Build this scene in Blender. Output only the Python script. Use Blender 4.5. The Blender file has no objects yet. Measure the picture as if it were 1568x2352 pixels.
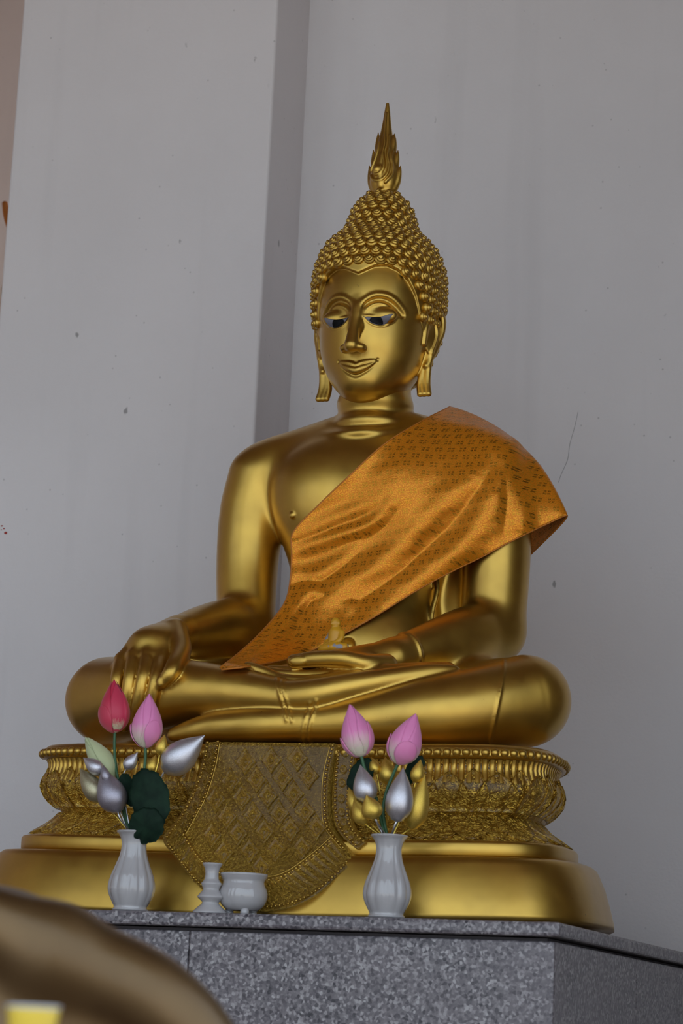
import bpy, bmesh, math, random
import numpy as np
from mathutils import Vector, Matrix, Quaternion

random.seed(7)
rng = np.random.default_rng(7)
scene = bpy.context.scene
COL = scene.collection

# ------------------------------------------------------------------ camera
# x right, y away from the viewer (the statue faces -y), z up, z = 0 the granite top
F = 5500.0
YAW, PITCH, ROLL = (math.radians(a) for a in (20.0, 12.4, 2.6))
FW = np.array([-math.sin(YAW)*math.cos(PITCH), math.cos(YAW)*math.cos(PITCH), math.sin(PITCH)])
_rt = np.array([math.cos(YAW), math.sin(YAW), 0.0]); _up = np.cross(_rt, FW)
RT = math.cos(ROLL)*_rt + math.sin(ROLL)*_up
UP = -math.sin(ROLL)*_rt + math.cos(ROLL)*_up
CAM = np.array([1.7400, -4.9690, -0.2294])
TABLE_Y = -0.78
cam_data = bpy.data.cameras.new('camera')
cam = bpy.data.objects.new('camera', cam_data); COL.objects.link(cam)
cam.matrix_world = Matrix(((RT[0], UP[0], -FW[0], CAM[0]), (RT[1], UP[1], -FW[1], CAM[1]),
                           (RT[2], UP[2], -FW[2], CAM[2]), (0, 0, 0, 1)))
cam_data.sensor_fit = 'VERTICAL'; cam_data.sensor_height = 23.5; cam_data.sensor_width = 23.5
cam_data.lens = F/2352*23.5
cam_data.clip_start = 0.05; cam_data.clip_end = 300
cam_data.dof.use_dof = True; cam_data.dof.focus_distance = 5.2; cam_data.dof.aperture_fstop = 4.5
scene.camera = cam

# ------------------------------------------------------------------ light
world = bpy.data.worlds.new('world'); scene.world = world; world.use_nodes = True
bg = world.node_tree.nodes['Background']
bg.inputs['Color'].default_value = (0.74, 0.87, 1.0, 1); bg.inputs['Strength'].default_value = 1.75
sun_d = bpy.data.lights.new('sun', 'SUN'); sun_d.energy = 5.5; sun_d.angle = 0.01; sun_d.color = (1.0, 0.93, 0.82)
sun = bpy.data.objects.new('sun', sun_d); COL.objects.link(sun)
sun.rotation_euler = (math.radians(38), 0, math.radians(150))
vs = scene.view_settings
vs.view_transform = 'Standard'; vs.look = 'None'; vs.gamma = 1.0; vs.use_curve_mapping = False
vs.exposure = 0.0

# ------------------------------------------------------------------ helpers
def ray(px, py):
    return FW + RT*((px-784)/F) - UP*((py-1176)/F)
def at(px, py, Y):
    d = ray(px, py); return CAM + d*((Y-CAM[1])/d[1])
def ppm(P):                                     # photograph pixels per metre at P
    return F/float((np.asarray(P)-CAM) @ FW)

def link(o, parent=None):
    COL.objects.link(o)
    if parent is not None: o.parent = parent
    return o
def mesh_np(name, V, Q, smooth=True):
    V = np.asarray(V, np.float32); Q = np.asarray(Q, np.int32)
    me = bpy.data.meshes.new(name); n = Q.shape[1]
    me.vertices.add(len(V)); me.vertices.foreach_set('co', V.ravel())
    me.loops.add(Q.size); me.loops.foreach_set('vertex_index', Q.ravel())
    me.polygons.add(len(Q)); me.polygons.foreach_set('loop_start', np.arange(len(Q), dtype=np.int32)*n)
    me.polygons.foreach_set('use_smooth', np.full(len(Q), smooth, bool))
    me.update(calc_edges=True); me.validate(); return me
def mesh_py(name, V, Fc, smooth=True):
    me = bpy.data.meshes.new(name); me.from_pydata([tuple(map(float, v)) for v in V], [], [tuple(map(int, f)) for f in Fc])
    if smooth: me.polygons.foreach_set('use_smooth', [True]*len(me.polygons))
    me.update(); return me
def part(name, me, mat, parent=None, label=None, kind=None):
    if mat is not None and len(me.materials) == 0: me.materials.append(mat)
    o = bpy.data.objects.new(name, me); link(o, parent)
    if label: o['label'] = label
    if kind: o['kind'] = kind
    return o
def tag(o, label, cat, group=None, kind=None):
    o['label'] = label; o['category'] = cat
    if group: o['group'] = group
    if kind: o['kind'] = kind
    return o
def empty(name, loc=(0, 0, 0)):
    o = bpy.data.objects.new(name, None); o.empty_display_size = .05; link(o); o.location = loc; return o

class MB:
    """collects several shapes of ONE part"""
    def __init__(s): s.V = []; s.F = []
    def add(s, V, Fc):
        k = len(s.V); s.V += [tuple(map(float, v)) for v in V]; s.F += [tuple(int(i)+k for i in f) for f in Fc]; return s
    def mesh(s, name, smooth=True): return mesh_py(name, s.V, s.F, smooth)

def grid_faces(nu, nv, cu=False, cv=False):
    Fc = []
    for i in range(nu if cu else nu-1):
        for j in range(nv if cv else nv-1):
            a = i*nv+j; b = ((i+1) % nu)*nv+j; c = ((i+1) % nu)*nv+(j+1) % nv; d = i*nv+(j+1) % nv
            Fc.append((a, b, c, d))
    return Fc
def lathe(profile, n=48, flute=None):
    """profile [(r,z)...] bottom to top"""
    V = []
    for i in range(n):
        t = 2*math.pi*i/n
        for j, (r, z) in enumerate(profile):
            rr = r*(flute(t, z) if flute else 1.0)
            V.append((rr*math.cos(t), rr*math.sin(t), z))
    Fc = grid_faces(n, len(profile), cu=True)
    return V, Fc
def smooth_curve(pts, n):
    """Catmull-Rom through pts (k, any dimension)"""
    P = np.asarray(pts, float); P = np.vstack([2*P[0]-P[1], P, 2*P[-1]-P[-2]])
    m = len(P)-3; out = []
    for s in np.linspace(0, m-1e-9, n):
        i = int(s); t = s-i; a, b, c, d = P[i:i+4]
        out.append(.5*((2*b)+(-a+c)*t+(2*a-5*b+4*c-d)*t*t+(-a+3*b-3*c+d)*t**3))
    return np.array(out)
def tube(pts, rad, n=8, caps=True, flat=1.0, up=(0, 0, 1)):
    P = np.asarray(pts, float); m = len(P); R = np.broadcast_to(np.asarray(rad, float), (m,))
    T = np.gradient(P, axis=0); T /= np.linalg.norm(T, axis=1)[:, None]+1e-12
    V = []; u = np.cross(T[0], np.array(up, float))
    if np.linalg.norm(u) < 1e-3: u = np.cross(T[0], [1, 0, 0.1])
    for i in range(m):
        u = u - T[i]*(u @ T[i]); u /= np.linalg.norm(u); w = np.cross(T[i], u)
        for k in range(n):
            a = 2*math.pi*k/n; V.append(P[i]+R[i]*(math.cos(a)*u+flat*math.sin(a)*w))
    Fc = grid_faces(m, n, cv=True)
    if caps: Fc += [tuple(range(n)), tuple(m*n-1-k for k in range(n))]
    return V, Fc
def box(x0, x1, y0, y1, z0, z1):
    V = [(x, y, z) for x in (x0, x1) for y in (y0, y1) for z in (z0, z1)]
    return V, [(0, 1, 3, 2), (4, 6, 7, 5), (0, 4, 5, 1), (2, 3, 7, 6), (0, 2, 6, 4), (1, 5, 7, 3)]
def ball0(r, nu=10, nv=6):
    V = [(r*math.cos(math.pi*(j/nv-.5))*math.cos(2*math.pi*i/nu), r*math.cos(math.pi*(j/nv-.5))*math.sin(2*math.pi*i/nu), r*math.sin(math.pi*(j/nv-.5))) for i in range(nu) for j in range(nv+1)]
    return V, grid_faces(nu, nv+1, cu=True)
def bevel(o, w, seg=2):
    m = o.modifiers.new('bevel', 'BEVEL'); m.width = w; m.segments = seg; m.limit_method = 'ANGLE'; return o
def frame(loc, normal, up=(0, 0, 1), scale=1.0, spin=0.0):
    """local z = normal, local y as close to up as possible"""
    n = Vector(normal).normalized(); x = Vector(up).cross(n)
    if x.length < 1e-4: x = Vector((1, 0, 0))
    x.normalize(); y = n.cross(x)
    M = Matrix((x, y, n)).transposed().to_4x4(); M.translation = Vector(loc)
    return M @ Matrix.Rotation(spin, 4, 'Z') @ Matrix.Diagonal((scale, scale, scale, 1) if np.isscalar(scale) else (*scale, 1))

# ------------------------------------------------------------------ materials
class NT:
    def __init__(s, name):
        s.m = bpy.data.materials.new(name); s.m.use_nodes = True; s.t = s.m.node_tree
        s.b = s.t.nodes['Principled BSDF']
    def n(s, typ, **kw):
        nd = s.t.nodes.new(typ)
        for k, v in kw.items():
            if k.startswith('i_'): nd.inputs[k[2:].replace('_', ' ')].default_value = v
            else: setattr(nd, k, v)
        return nd
    def l(s, a, b): s.t.links.new(a, b)
    def tex(s, typ, scale, coord, **kw):
        nd = s.n(typ, **kw); nd.inputs['Scale'].default_value = scale; s.l(coord, nd.inputs['Vector']); return nd
    def ramp(s, fac, stops, interp='LINEAR'):
        r = s.n('ShaderNodeValToRGB'); r.color_ramp.interpolation = interp
        e = r.color_ramp.elements
        while len(e) < len(stops): e.new(.5)
        for i, (p, c) in enumerate(stops):
            e[i].position = p; e[i].color = (c, c, c, 1) if np.isscalar(c) else (*c, 1)
        s.l(fac, r.inputs[0]); return r.outputs[0]
    def math(s, op, a, b=None):
        m = s.n('ShaderNodeMath', operation=op)
        for i, v in enumerate((a, b)):
            if v is None: continue
            if isinstance(v, (int, float)): m.inputs[i].default_value = v
            else: s.l(v, m.inputs[i])
        return m.outputs[0]
    def mix(s, fac, a, b):
        m = s.n('ShaderNodeMix', data_type='RGBA')
        for sock, v in ((m.inputs[0], fac), (m.inputs[6], a), (m.inputs[7], b)):
            if isinstance(v, tuple): sock.default_value = (*v, 1)
            elif isinstance(v, (int, float)): sock.default_value = v
            else: s.l(v, sock)
        return m.outputs[2]
    def set(s, **kw):
        for k, v in kw.items():
            i = s.b.inputs[k.replace('_', ' ')]
            if isinstance(v, tuple): i.default_value = (*v, 1) if len(v) == 3 else v
            elif isinstance(v, (int, float)): i.default_value = v
            else: s.l(v, i)
        return s
    def bump(s, h, strength, dist):
        b = s.n('ShaderNodeBump'); b.inputs['Strength'].default_value = strength; b.inputs['Distance'].default_value = dist
        s.l(h, b.inputs['Height']); s.l(b.outputs[0], s.b.inputs['Normal']); return s

def gold_mat(name, col, rough, relief=0.0, relief_scale=90.0, vary=.12):
    t = NT(name); co = t.n('ShaderNodeTexCoord').outputs['Object']
    nz = t.tex('ShaderNodeTexNoise', 7.0, co); nz.inputs['Detail'].default_value = 5
    dark = tuple(c*(1-vary*1.6) for c in col); lite = tuple(min(1, c*(1+vary*.5)) for c in col)
    c = t.ramp(nz.outputs[0], [(.3, dark), (.7, lite)])
    sp = t.tex('ShaderNodeTexVoronoi', 55.0, co); spm = t.ramp(sp.outputs['Distance'], [(.035, 1.0), (.06, 0.0)])
    gate = t.tex('ShaderNodeTexNoise', 9.0, co); gm = t.ramp(gate.outputs[0], [(.60, 0.0), (.68, 1.0)])
    c = t.mix(t.math('MULTIPLY', spm, gm), c, (.12, .075, .02))
    r2 = t.tex('ShaderNodeTexNoise', 23.0, co)
    rr = t.ramp(r2.outputs[0], [(.25, rough-.04), (.75, rough+.06)])
    t.set(Base_Color=c, Metallic=1.0, Roughness=rr, Coat_Weight=.6, Coat_Roughness=.3)
    if relief:
        v = t.tex('ShaderNodeTexVoronoi', relief_scale, co, feature='SMOOTH_F1'); n2 = t.tex('ShaderNodeTexNoise', relief_scale*1.6, co)
        n2.inputs['Distortion'].default_value = 2.0
        t.bump(t.math('ADD', v.outputs['Distance'], n2.outputs[0]), relief, .011)
    else:
        n3 = t.tex('ShaderNodeTexNoise', 14.0, co); t.bump(n3.outputs[0], .10, .006)
    return t.m
def plain(name, col, rough=.5, metal=0.0, **kw):
    return NT(name).set(Base_Color=col, Roughness=rough, Metallic=metal, **kw).m

GOLD = (0.60, 0.37, 0.058)
M_gold = gold_mat('gold_paint', GOLD, .38)
M_base = gold_mat('gold_paint_base', GOLD, .36)
M_relief = gold_mat('gold_carved', (0.58, 0.365, 0.058), .38, relief=1.0, relief_scale=62)
M_curl = gold_mat('gold_curls', (0.60, 0.375, 0.06), .38)
M_fine = gold_mat('gold_fine_carving', (0.56, 0.355, 0.056), .40, relief=.7, relief_scale=150)

def wall_mat(name, col, dirt=.5):
    t = NT(name); co = t.n('ShaderNodeTexCoord').outputs['Object']
    a = t.tex('ShaderNodeTexNoise', 1.3, co); a.inputs['Detail'].default_value = 6; a.inputs['Roughness'].default_value = .6
    c = t.ramp(a.outputs[0], [(.35, tuple(v*.93 for v in col)), (.65, col)])
    # scuffs and fly specks
    mp = t.n('ShaderNodeMapping'); mp.inputs['Scale'].default_value = (1, 1, .55); t.l(co, mp.inputs[0])
    v = t.tex('ShaderNodeTexVoronoi', 8.5, mp.outputs[0]); wob = t.tex('ShaderNodeTexNoise', 90, co)
    dd = t.math('ADD', v.outputs['Distance'], t.math('MULTIPLY', wob.outputs[0], .09))
    sp = t.ramp(dd, [(.075, 1.0), (.10, 0.0)])
    g = t.tex('ShaderNodeTexNoise', 3.1, co); gm = t.ramp(g.outputs[0], [(.36, 0.0), (.45, .85)])
    c = t.mix(t.math('MULTIPLY', t.math('MULTIPLY', sp, gm), dirt*1.4), c, (.09, .085, .08))
    v2 = t.tex('ShaderNodeTexVoronoi', 26.0, co); s2 = t.ramp(v2.outputs['Distance'], [(.05, .7), (.085, 0.0)])
    g2 = t.tex('ShaderNodeTexNoise', 5.3, co); gm2 = t.ramp(g2.outputs[0], [(.47, 0.0), (.55, 1.0)])
    c = t.mix(t.math('MULTIPLY', t.math('MULTIPLY', s2, gm2), dirt), c, (.16, .15, .15))
    m3 = t.n('ShaderNodeMapping'); m3.inputs['Scale'].default_value = (5, 5, .35); t.l(co, m3.inputs[0])
    s3 = t.tex('ShaderNodeTexNoise', 2.0, m3.outputs[0]); s3.inputs['Detail'].default_value = 7
    c = t.mix(t.ramp(s3.outputs[0], [(.58, 0.0), (.78, .22)]), c, tuple(v*.72 for v in col))
    fine = t.tex('ShaderNodeTexNoise', 120, co); fine.inputs['Detail'].default_value = 4
    t.set(Base_Color=c, Roughness=.75).bump(fine.outputs[0], .25, .003); return t.m
M_wall = wall_mat('white_plaster', (.75, .725, .735))
M_pil = wall_mat('pilaster_plaster', (.78, .745, .75))
M_farwall = wall_mat('pinkish_plaster', (.74, .62, .56), .3)

def granite():
    t = NT('granite'); co = t.n('ShaderNodeTexCoord').outputs['Object']
    v = t.tex('ShaderNodeTexVoronoi', 190, co); v.inputs['Randomness'].default_value = 1
    w = t.n('ShaderNodeTexNoise'); w.inputs['Scale'].default_value = 95; w.inputs['Detail'].default_value = 5; w.inputs['Roughness'].default_value = .7; t.l(co, w.inputs[0])
    bw = t.n('ShaderNodeRGBToBW'); t.l(v.outputs['Color'], bw.inputs[0])
    s = t.math('ADD', t.math('MULTIPLY', bw.outputs[0], .5), t.math('MULTIPLY', w.outputs[0], .55))
    c = t.ramp(s, [(.30, (.028, .025, .033)), (.44, (.110, .098, .112)), (.58, (.18, .162, .175)), (.76, (.42, .40, .41))])
    big = t.tex('ShaderNodeTexNoise', 9, co); c = t.mix(t.ramp(big.outputs[0], [(.4, 0.0), (.7, .35)]), c, (.17, .145, .16))
    t.set(Base_Color=c, Roughness=.32); return t.m
M_granite = granite()
M_grout = plain('grout', (.07, .06, .065), .8)

def ceramic():
    t = NT('white_ceramic'); co = t.n('ShaderNodeTexCoord').outputs['Object']
    a = t.tex('ShaderNodeTexNoise', 18, co)
    t.set(Base_Color=t.ramp(a.outputs[0], [(.3, (.40, .385, .395)), (.7, (.46, .445, .455))]), Roughness=.07, Coat_Weight=.5, Coat_Roughness=.04); return t.m
M_ceramic = ceramic()

def brocade():
    t = NT('orange_brocade'); uv = t.n('ShaderNodeUVMap').outputs[0]
    sep = t.n('ShaderNodeSeparateXYZ'); t.l(uv, sep.inputs[0])
    P = .0215                                                     # motif spacing in metres
    u = t.math('DIVIDE', sep.outputs[0], P); v = t.math('DIVIDE', sep.outputs[1], P)
    fx = t.math('ABSOLUTE', t.math('SUBTRACT', t.math('FRACT', t.math('ADD', u, t.math('MULTIPLY', t.math('FLOOR', v), .5))), .5))
    fy = t.math('ABSOLUTE', t.math('SUBTRACT', t.math('FRACT', v), .5))
    gx = t.math('ABSOLUTE', t.math('SUBTRACT', fx, .16)); gy = t.math('ABSOLUTE', t.math('SUBTRACT', fy, .16))
    m = t.math('LESS_THAN', t.math('MAXIMUM', gx, gy), .105)      # four small woven squares per motif
    th = t.n('ShaderNodeTexNoise'); th.inputs['Scale'].default_value = 420; th.inputs['Detail'].default_value = 2; t.l(uv, th.inputs[0])
    thr = t.ramp(th.outputs[0], [(.44, 0.0), (.60, 1.0)])
    c = t.mix(t.math('MULTIPLY', thr, .35), (.64, .19, .008), (.84, .45, .035))
    c = t.mix(m, c, (.48, .20, .015))
    met = t.math('ADD', t.math('MULTIPLY', m, .32), t.math('ADD', t.math('MULTIPLY', thr, .25), .28))
    t.set(Specular_IOR_Level=.25)
    t.set(Base_Color=c, Metallic=met, Roughness=t.ramp(th.outputs[0], [(.35, .36), (.65, .22)]))
    h = t.math('ADD', t.math('MULTIPLY', m, .5), t.math('MULTIPLY', th.outputs[0], .4))
    t.bump(h, .6, .0016); return t.m
M_brocade = brocade()
M_piping = plain('sash_hem_thread', (.50, .17, .02), .55, .3)

# ------------------------------------------------------------------ implicit surfaces -> one continuous mesh
def smin(a, b, k):
    if k <= 0: return np.minimum(a, b)
    h = np.maximum(k-np.abs(a-b), 0)/k
    return np.minimum(a, b)-h*h*k*.25
def smax(a, b, k): return -smin(-a, -b, k)
class SDF:
    def __init__(s, lo, hi, h):
        s.lo = np.array(lo, np.float32); s.h = h
        n = np.ceil((np.array(hi)-s.lo)/h).astype(int)+1
        s.ax = [(s.lo[i]+h*np.arange(n[i])).astype(np.float32) for i in range(3)]
        s.D = np.full(n, .25, np.float32)
    def region(s, lo, hi):
        sl = []
        for i in range(3):
            a = int(np.clip(math.floor((lo[i]-s.lo[i])/s.h), 0, len(s.ax[i]))); b = int(np.clip(math.ceil((hi[i]-s.lo[i])/s.h)+1, 0, len(s.ax[i])))
            sl.append(slice(a, b))
        X = s.ax[0][sl[0]][:, None, None]; Y = s.ax[1][sl[1]][None, :, None]; Z = s.ax[2][sl[2]][None, None, :]
        return tuple(sl), X, Y, Z
    def put(s, sl, d, k, op):
        if op == 'add': s.D[sl] = smin(s.D[sl], d, k)
        else: s.D[sl] = smax(s.D[sl], -d, k)
    def cone(s, a, b, ra, rb, k=.02, op='add', pad=None):
        a = np.array(a, np.float32); b = np.array(b, np.float32); pad = (k+.03) if pad is None else pad
        r = max(ra, rb)+pad
        sl, X, Y, Z = s.region(np.minimum(a, b)-r, np.maximum(a, b)+r)
        e = b-a; L = float(e @ e)+1e-12
        px, py, pz = X-a[0], Y-a[1], Z-a[2]
        t = np.clip((px*e[0]+py*e[1]+pz*e[2])/L, 0, 1)
        d = np.sqrt((px-t*e[0])**2+(py-t*e[1])**2+(pz-t*e[2])**2)-(ra+(rb-ra)*t)
        s.put(sl, d, k, op)
    def chain(s, pts, rad, k=.02, op='add', kin=.012):
        """a limb: the round cones of one chain are merged with each other first"""
        P = np.asarray(pts, float); r = np.broadcast_to(np.asarray(rad, float), (len(P),))
        if len(P) < 8:
            C4 = smooth_curve(np.column_stack([P, r]), (len(P)-1)*14+1); P, r = C4[:, :3], C4[:, 3]
        P = P.astype(np.float32); m = r.max()+k+.03
        sl, X, Y, Z = s.region(P.min(0)-m, P.max(0)+m); acc = None
        for i in range(len(P)-1):
            a, b = P[i], P[i+1]; e = b-a; L = float(e @ e)+1e-12
            px, py, pz = X-a[0], Y-a[1], Z-a[2]
            t = np.clip((px*e[0]+py*e[1]+pz*e[2])/L, 0, 1)
            d = np.sqrt((px-t*e[0])**2+(py-t*e[1])**2+(pz-t*e[2])**2)-(r[i]+(r[i+1]-r[i])*t)
            acc = d if acc is None else np.minimum(acc, d)
        s.put(sl, acc, k, op)
    def ell(s, c, rad, k=.03, op='add', rot=None, pad=None):
        c = np.array(c, np.float32); rad = np.array(rad, np.float32); pad = (k+.03) if pad is None else pad
        m = (rad if rot is None else np.full(3, rad.max()))+pad
        sl, X, Y, Z = s.region(c-m, c+m)
        px, py, pz = X-c[0], Y-c[1], Z-c[2]
        if rot is not None:
            R = np.array(rot.to_matrix().transposed() if hasattr(rot, 'to_matrix') else rot, np.float32)
            px, py, pz = (R[0, 0]*px+R[0, 1]*py+R[0, 2]*pz, R[1, 0]*px+R[1, 1]*py+R[1, 2]*pz, R[2, 0]*px+R[2, 1]*py+R[2, 2]*pz)
        k0 = np.sqrt((px/rad[0])**2+(py/rad[1])**2+(pz/rad[2])**2)
        k1 = np.sqrt((px/rad[0]**2)**2+(py/rad[1]**2)**2+(pz/rad[2]**2)**2)+1e-9
        s.put(sl, k0*(k0-1)/k1, k, op)
    def hem(s, p0, n, r, w=.0035, hgt=.003, bow=0.0):
        """a raised line where a robe ends: the body fattened inside a thin slab"""
        p0 = np.array(p0, np.float32); n = np.array(n, np.float32); n /= np.linalg.norm(n)
        sl, X, Y, Z = s.region(p0-r, p0+r)
        q = (X-p0[0])*n[0]+(Y-p0[1])*n[1]+(Z-p0[2])*n[2]
        dist = np.sqrt((X-p0[0])**2+(Y-p0[1])**2+(Z-p0[2])**2)
        d = s.D[sl]; slab = np.maximum(np.abs(q+bow*dist*dist)-w, dist-r*.95)
        s.D[sl] = smin(d, smax(d-hgt, slab, .002), .003)
    def blur(s, n=1):
        for _ in range(n):
            for ax in range(3):
                a = [slice(None)]*3; b = [slice(None)]*3; c = [slice(None)]*3; a[ax] = slice(0, -2); b[ax] = slice(1, -1); c[ax] = slice(2, None)
                s.D[tuple(b)] = .25*s.D[tuple(a)]+.5*s.D[tuple(b)]+.25*s.D[tuple(c)]
    def sample(s, P):
        g = (np.asarray(P, np.float32)-s.lo)/s.h; n = np.array(s.D.shape)
        g = np.clip(g, 0, n-1.001); i = g.astype(np.int32); f = g-i; D = s.D
        x, y, z = i[:, 0], i[:, 1], i[:, 2]; fx, fy, fz = f[:, 0], f[:, 1], f[:, 2]
        c00 = D[x, y, z]*(1-fx)+D[x+1, y, z]*fx; c10 = D[x, y+1, z]*(1-fx)+D[x+1, y+1, z]*fx
        c01 = D[x, y, z+1]*(1-fx)+D[x+1, y, z+1]*fx; c11 = D[x, y+1, z+1]*(1-fx)+D[x+1, y+1, z+1]*fx
        return (c00*(1-fy)+c10*fy)*(1-fz)+(c01*(1-fy)+c11*fy)*fz
    def grad(s, P):
        h = s.h*.75; G = np.stack([s.sample(P+np.eye(3, dtype=np.float32)[i]*h)-s.sample(P-np.eye(3, dtype=np.float32)[i]*h) for i in range(3)], 1)
        return G/(np.linalg.norm(G, axis=1)[:, None]+1e-9)
    def hit(s, px, py, off=0.0, t0=4.3, t1=6.2):
        """first surface point behind a pixel of the photograph (arrays allowed)"""
        px, py = np.atleast_1d(np.asarray(px, float)), np.atleast_1d(np.asarray(py, float))
        d = FW[None]+RT[None]*((px-784)/F)[:, None]-UP[None]*((py-1176)/F)[:, None]
        t = np.full(len(px), t0); ok = np.zeros(len(px), bool)
        lo, hi = s.lo, s.lo+s.h*(np.array(s.D.shape)-1)
        for _ in range(260):
            P = CAM+d*t[:, None]; inb = np.all((P > lo) & (P < hi), 1)
            v = np.where(inb, s.sample(P)-off, .02); ok |= inb & (v < .0006)
            t = np.where(ok, t, t+np.clip(v*.8, .0005, .02))
            if t.min() > t1: break
        t[~ok] = np.nan
        return t, CAM+d*t[:, None]
    def mesh(s, name):
        D = s.D; S = D < 0; nx, ny, nz = D.shape
        cnt = np.zeros((nx-1, ny-1, nz-1), np.uint8)
        for a in (0, 1):
            for b in (0, 1):
                for c in (0, 1): cnt += S[a:nx-1+a, b:ny-1+b, c:nz-1+c]
        I = np.argwhere((cnt > 0) & (cnt < 8)).astype(np.int32); del cnt
        vid = np.full((nx-1, ny-1, nz-1), -1, np.int32); vid[I[:, 0], I[:, 1], I[:, 2]] = np.arange(len(I))
        cor = np.array([(a, b, c) for a in (0, 1) for b in (0, 1) for c in (0, 1)])
        val = np.stack([D[I[:, 0]+a, I[:, 1]+b, I[:, 2]+c] for a, b, c in cor], 1)
        acc = np.zeros((len(I), 3), np.float32); num = np.zeros(len(I), np.float32)
        for i in range(8):
            for j in range(i+1, 8):
                if np.abs(cor[i]-cor[j]).sum() != 1: continue
                x = (val[:, i] < 0) != (val[:, j] < 0)
                t = val[:, i]/(val[:, i]-val[:, j]+1e-20); p = cor[i]+t[:, None]*(cor[j]-cor[i])
                acc[x] += p[x]; num[x] += 1
        V = s.lo+s.h*(I+acc/num[:, None]); V = V.astype(np.float32)
        for _ in range(3):
            V -= .8*np.clip(s.sample(V), -s.h, s.h)[:, None]*s.grad(V)
        Qs = []
        for ax in range(3):
            o1, o2 = [(1, 2), (2, 0), (0, 1)][ax]
            a = [slice(None)]*3; b = [slice(None)]*3
            a[ax] = slice(0, -1); b[ax] = slice(1, None)
            E = np.argwhere(S[tuple(a)] != S[tuple(b)]); E = E[(E[:, o1] > 0) & (E[:, o2] > 0) & (E[:, o1] < D.shape[o1]-1) & (E[:, o2] < D.shape[o2]-1)]
            def cell(d1, d2):
                c = E.copy(); c[:, o1] -= d1; c[:, o2] -= d2; return vid[c[:, 0], c[:, 1], c[:, 2]]
            q = np.stack([cell(1, 1), cell(0, 1), cell(0, 0), cell(1, 0)], 1)
            fl = ~S[E[:, 0], E[:, 1], E[:, 2]]; q[fl] = q[fl][:, ::-1]; Qs.append(q)
        return mesh_np(name, V, np.concatenate(Qs))

# ------------------------------------------------------------------ THE SETTING
WALL_Y, PIL_Y = .86, .62
PIL_X1 = float(at(583, 1020, PIL_Y)[0]); PIL_X0 = float(at(20, 430, PIL_Y)[0])
FLOOR_Z, CEIL_Z = -1.15, 3.9
def struct(name, V, Fc, mat, label, cat):
    return tag(part(name, mesh_py(name, V, Fc, False), mat), label, cat, kind='structure')
wb = struct('wall_back', *box(PIL_X1-.05, 4.6, WALL_Y, WALL_Y+.2, FLOOR_Z, CEIL_Z), M_wall, 'white plastered wall of the niche behind the golden statue', 'wall')
pil = struct('wall_pilaster', *box(PIL_X0, PIL_X1, PIL_Y, WALL_Y+.3, FLOOR_Z, CEIL_Z), M_pil, 'broad white plastered pilaster at the left of the statue', 'wall'); bevel(pil, .008, 3)
FRONT_Y = -4.4
struct('wall_left', *box(-5.2, PIL_X0+.3, 2.7, 2.9, FLOOR_Z, CEIL_Z), M_farwall, 'pinkish plastered wall seen past the left edge of the pilaster', 'wall')
struct('wall_side_left', *box(-5.4, -5.2, FRONT_Y, 2.9, FLOOR_Z, CEIL_Z), M_farwall, 'pinkish side wall at the left end of the hall', 'wall')
M_dark = wall_mat('brown_paint', (.20, .12, .085), .2)
struct('wall_right_shade', *box(2.15, 2.40, -1.35, WALL_Y, FLOOR_Z, CEIL_Z), M_dark, 'unseen brown wing wall added to darken the right of the niche', 'wall')  # unseen, added to block light and give dark brown reflections from the right
M_floor = plain('floor_tiles', (.24, .17, .13), .35)
struct('floor', *box(-5.4, 4.6, FRONT_Y, 2.9, FLOOR_Z-.1, FLOOR_Z), M_floor, 'brown tiled hall floor', 'floor')
M_ceil = plain('ceiling_paint', (.24, .12, .075), .6)
struct('ceiling', *box(-5.4, 4.6, FRONT_Y-.3, 2.9, CEIL_Z, CEIL_Z+.15), M_ceil, 'dark red brown hall ceiling', 'ceiling')
# the open front of the hall: piers with a beam over them, daylight between
struct('trim_1', *box(-5.4, 4.6, FRONT_Y-.2, FRONT_Y+.2, 3.25, CEIL_Z), M_ceil, 'brown beam over the open front of the hall', 'beam')
for k, x in enumerate((-5.2, -3.2, -1.5)):
    struct('trim_%d' % (k+2), *box(x, x+.34, FRONT_Y-.25, FRONT_Y+.25, FLOOR_Z, 3.25), M_ceil, 'brown pier at the open front of the hall', 'pier')['group'] = 'piers of the open front'
M_court = plain('courtyard_paving', (.52, .49, .45), .8)
struct('ground', *box(-40, 40, -60, FRONT_Y, FLOOR_Z-.25, FLOOR_Z-.12), M_court, 'pale paving of the open courtyard', 'ground')

crk = smooth_curve([at(x, y, WALL_Y-.0005) for x, y in ((1327, 946), (1318, 985), (1308, 1020), (1303, 1055), (1288, 1090), (1282, 1108))], 30)
part('hairline_crack', mesh_py('hairline_crack', *tube(crk, .0007, 5)), plain('crack_grey', (.36, .35, .36), .9), wb)
M_redpaint = plain('red_paint', (.35, .03, .02), .6)
for x, y, a, b in ((4, 1208, 3.5, 1.6), (9, 1214, 2.5, 1.8), (13, 1224, 4.2, 3.2), (3, 1217, 2, 1.2)):
    V, Fc = ball0(1.0); c0 = at(x, y, PIL_Y); k0 = 1/ppm(c0); part('paint_fleck', mesh_py('paint_fleck', [(c0[0]+v[0]*a*k0, c0[1]+v[1]*.0006, c0[2]+v[2]*b*k0) for v in V], Fc), M_redpaint, pil)
TZ = float(at(784, 2104, TABLE_Y)[2])                 # height of the granite top
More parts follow.
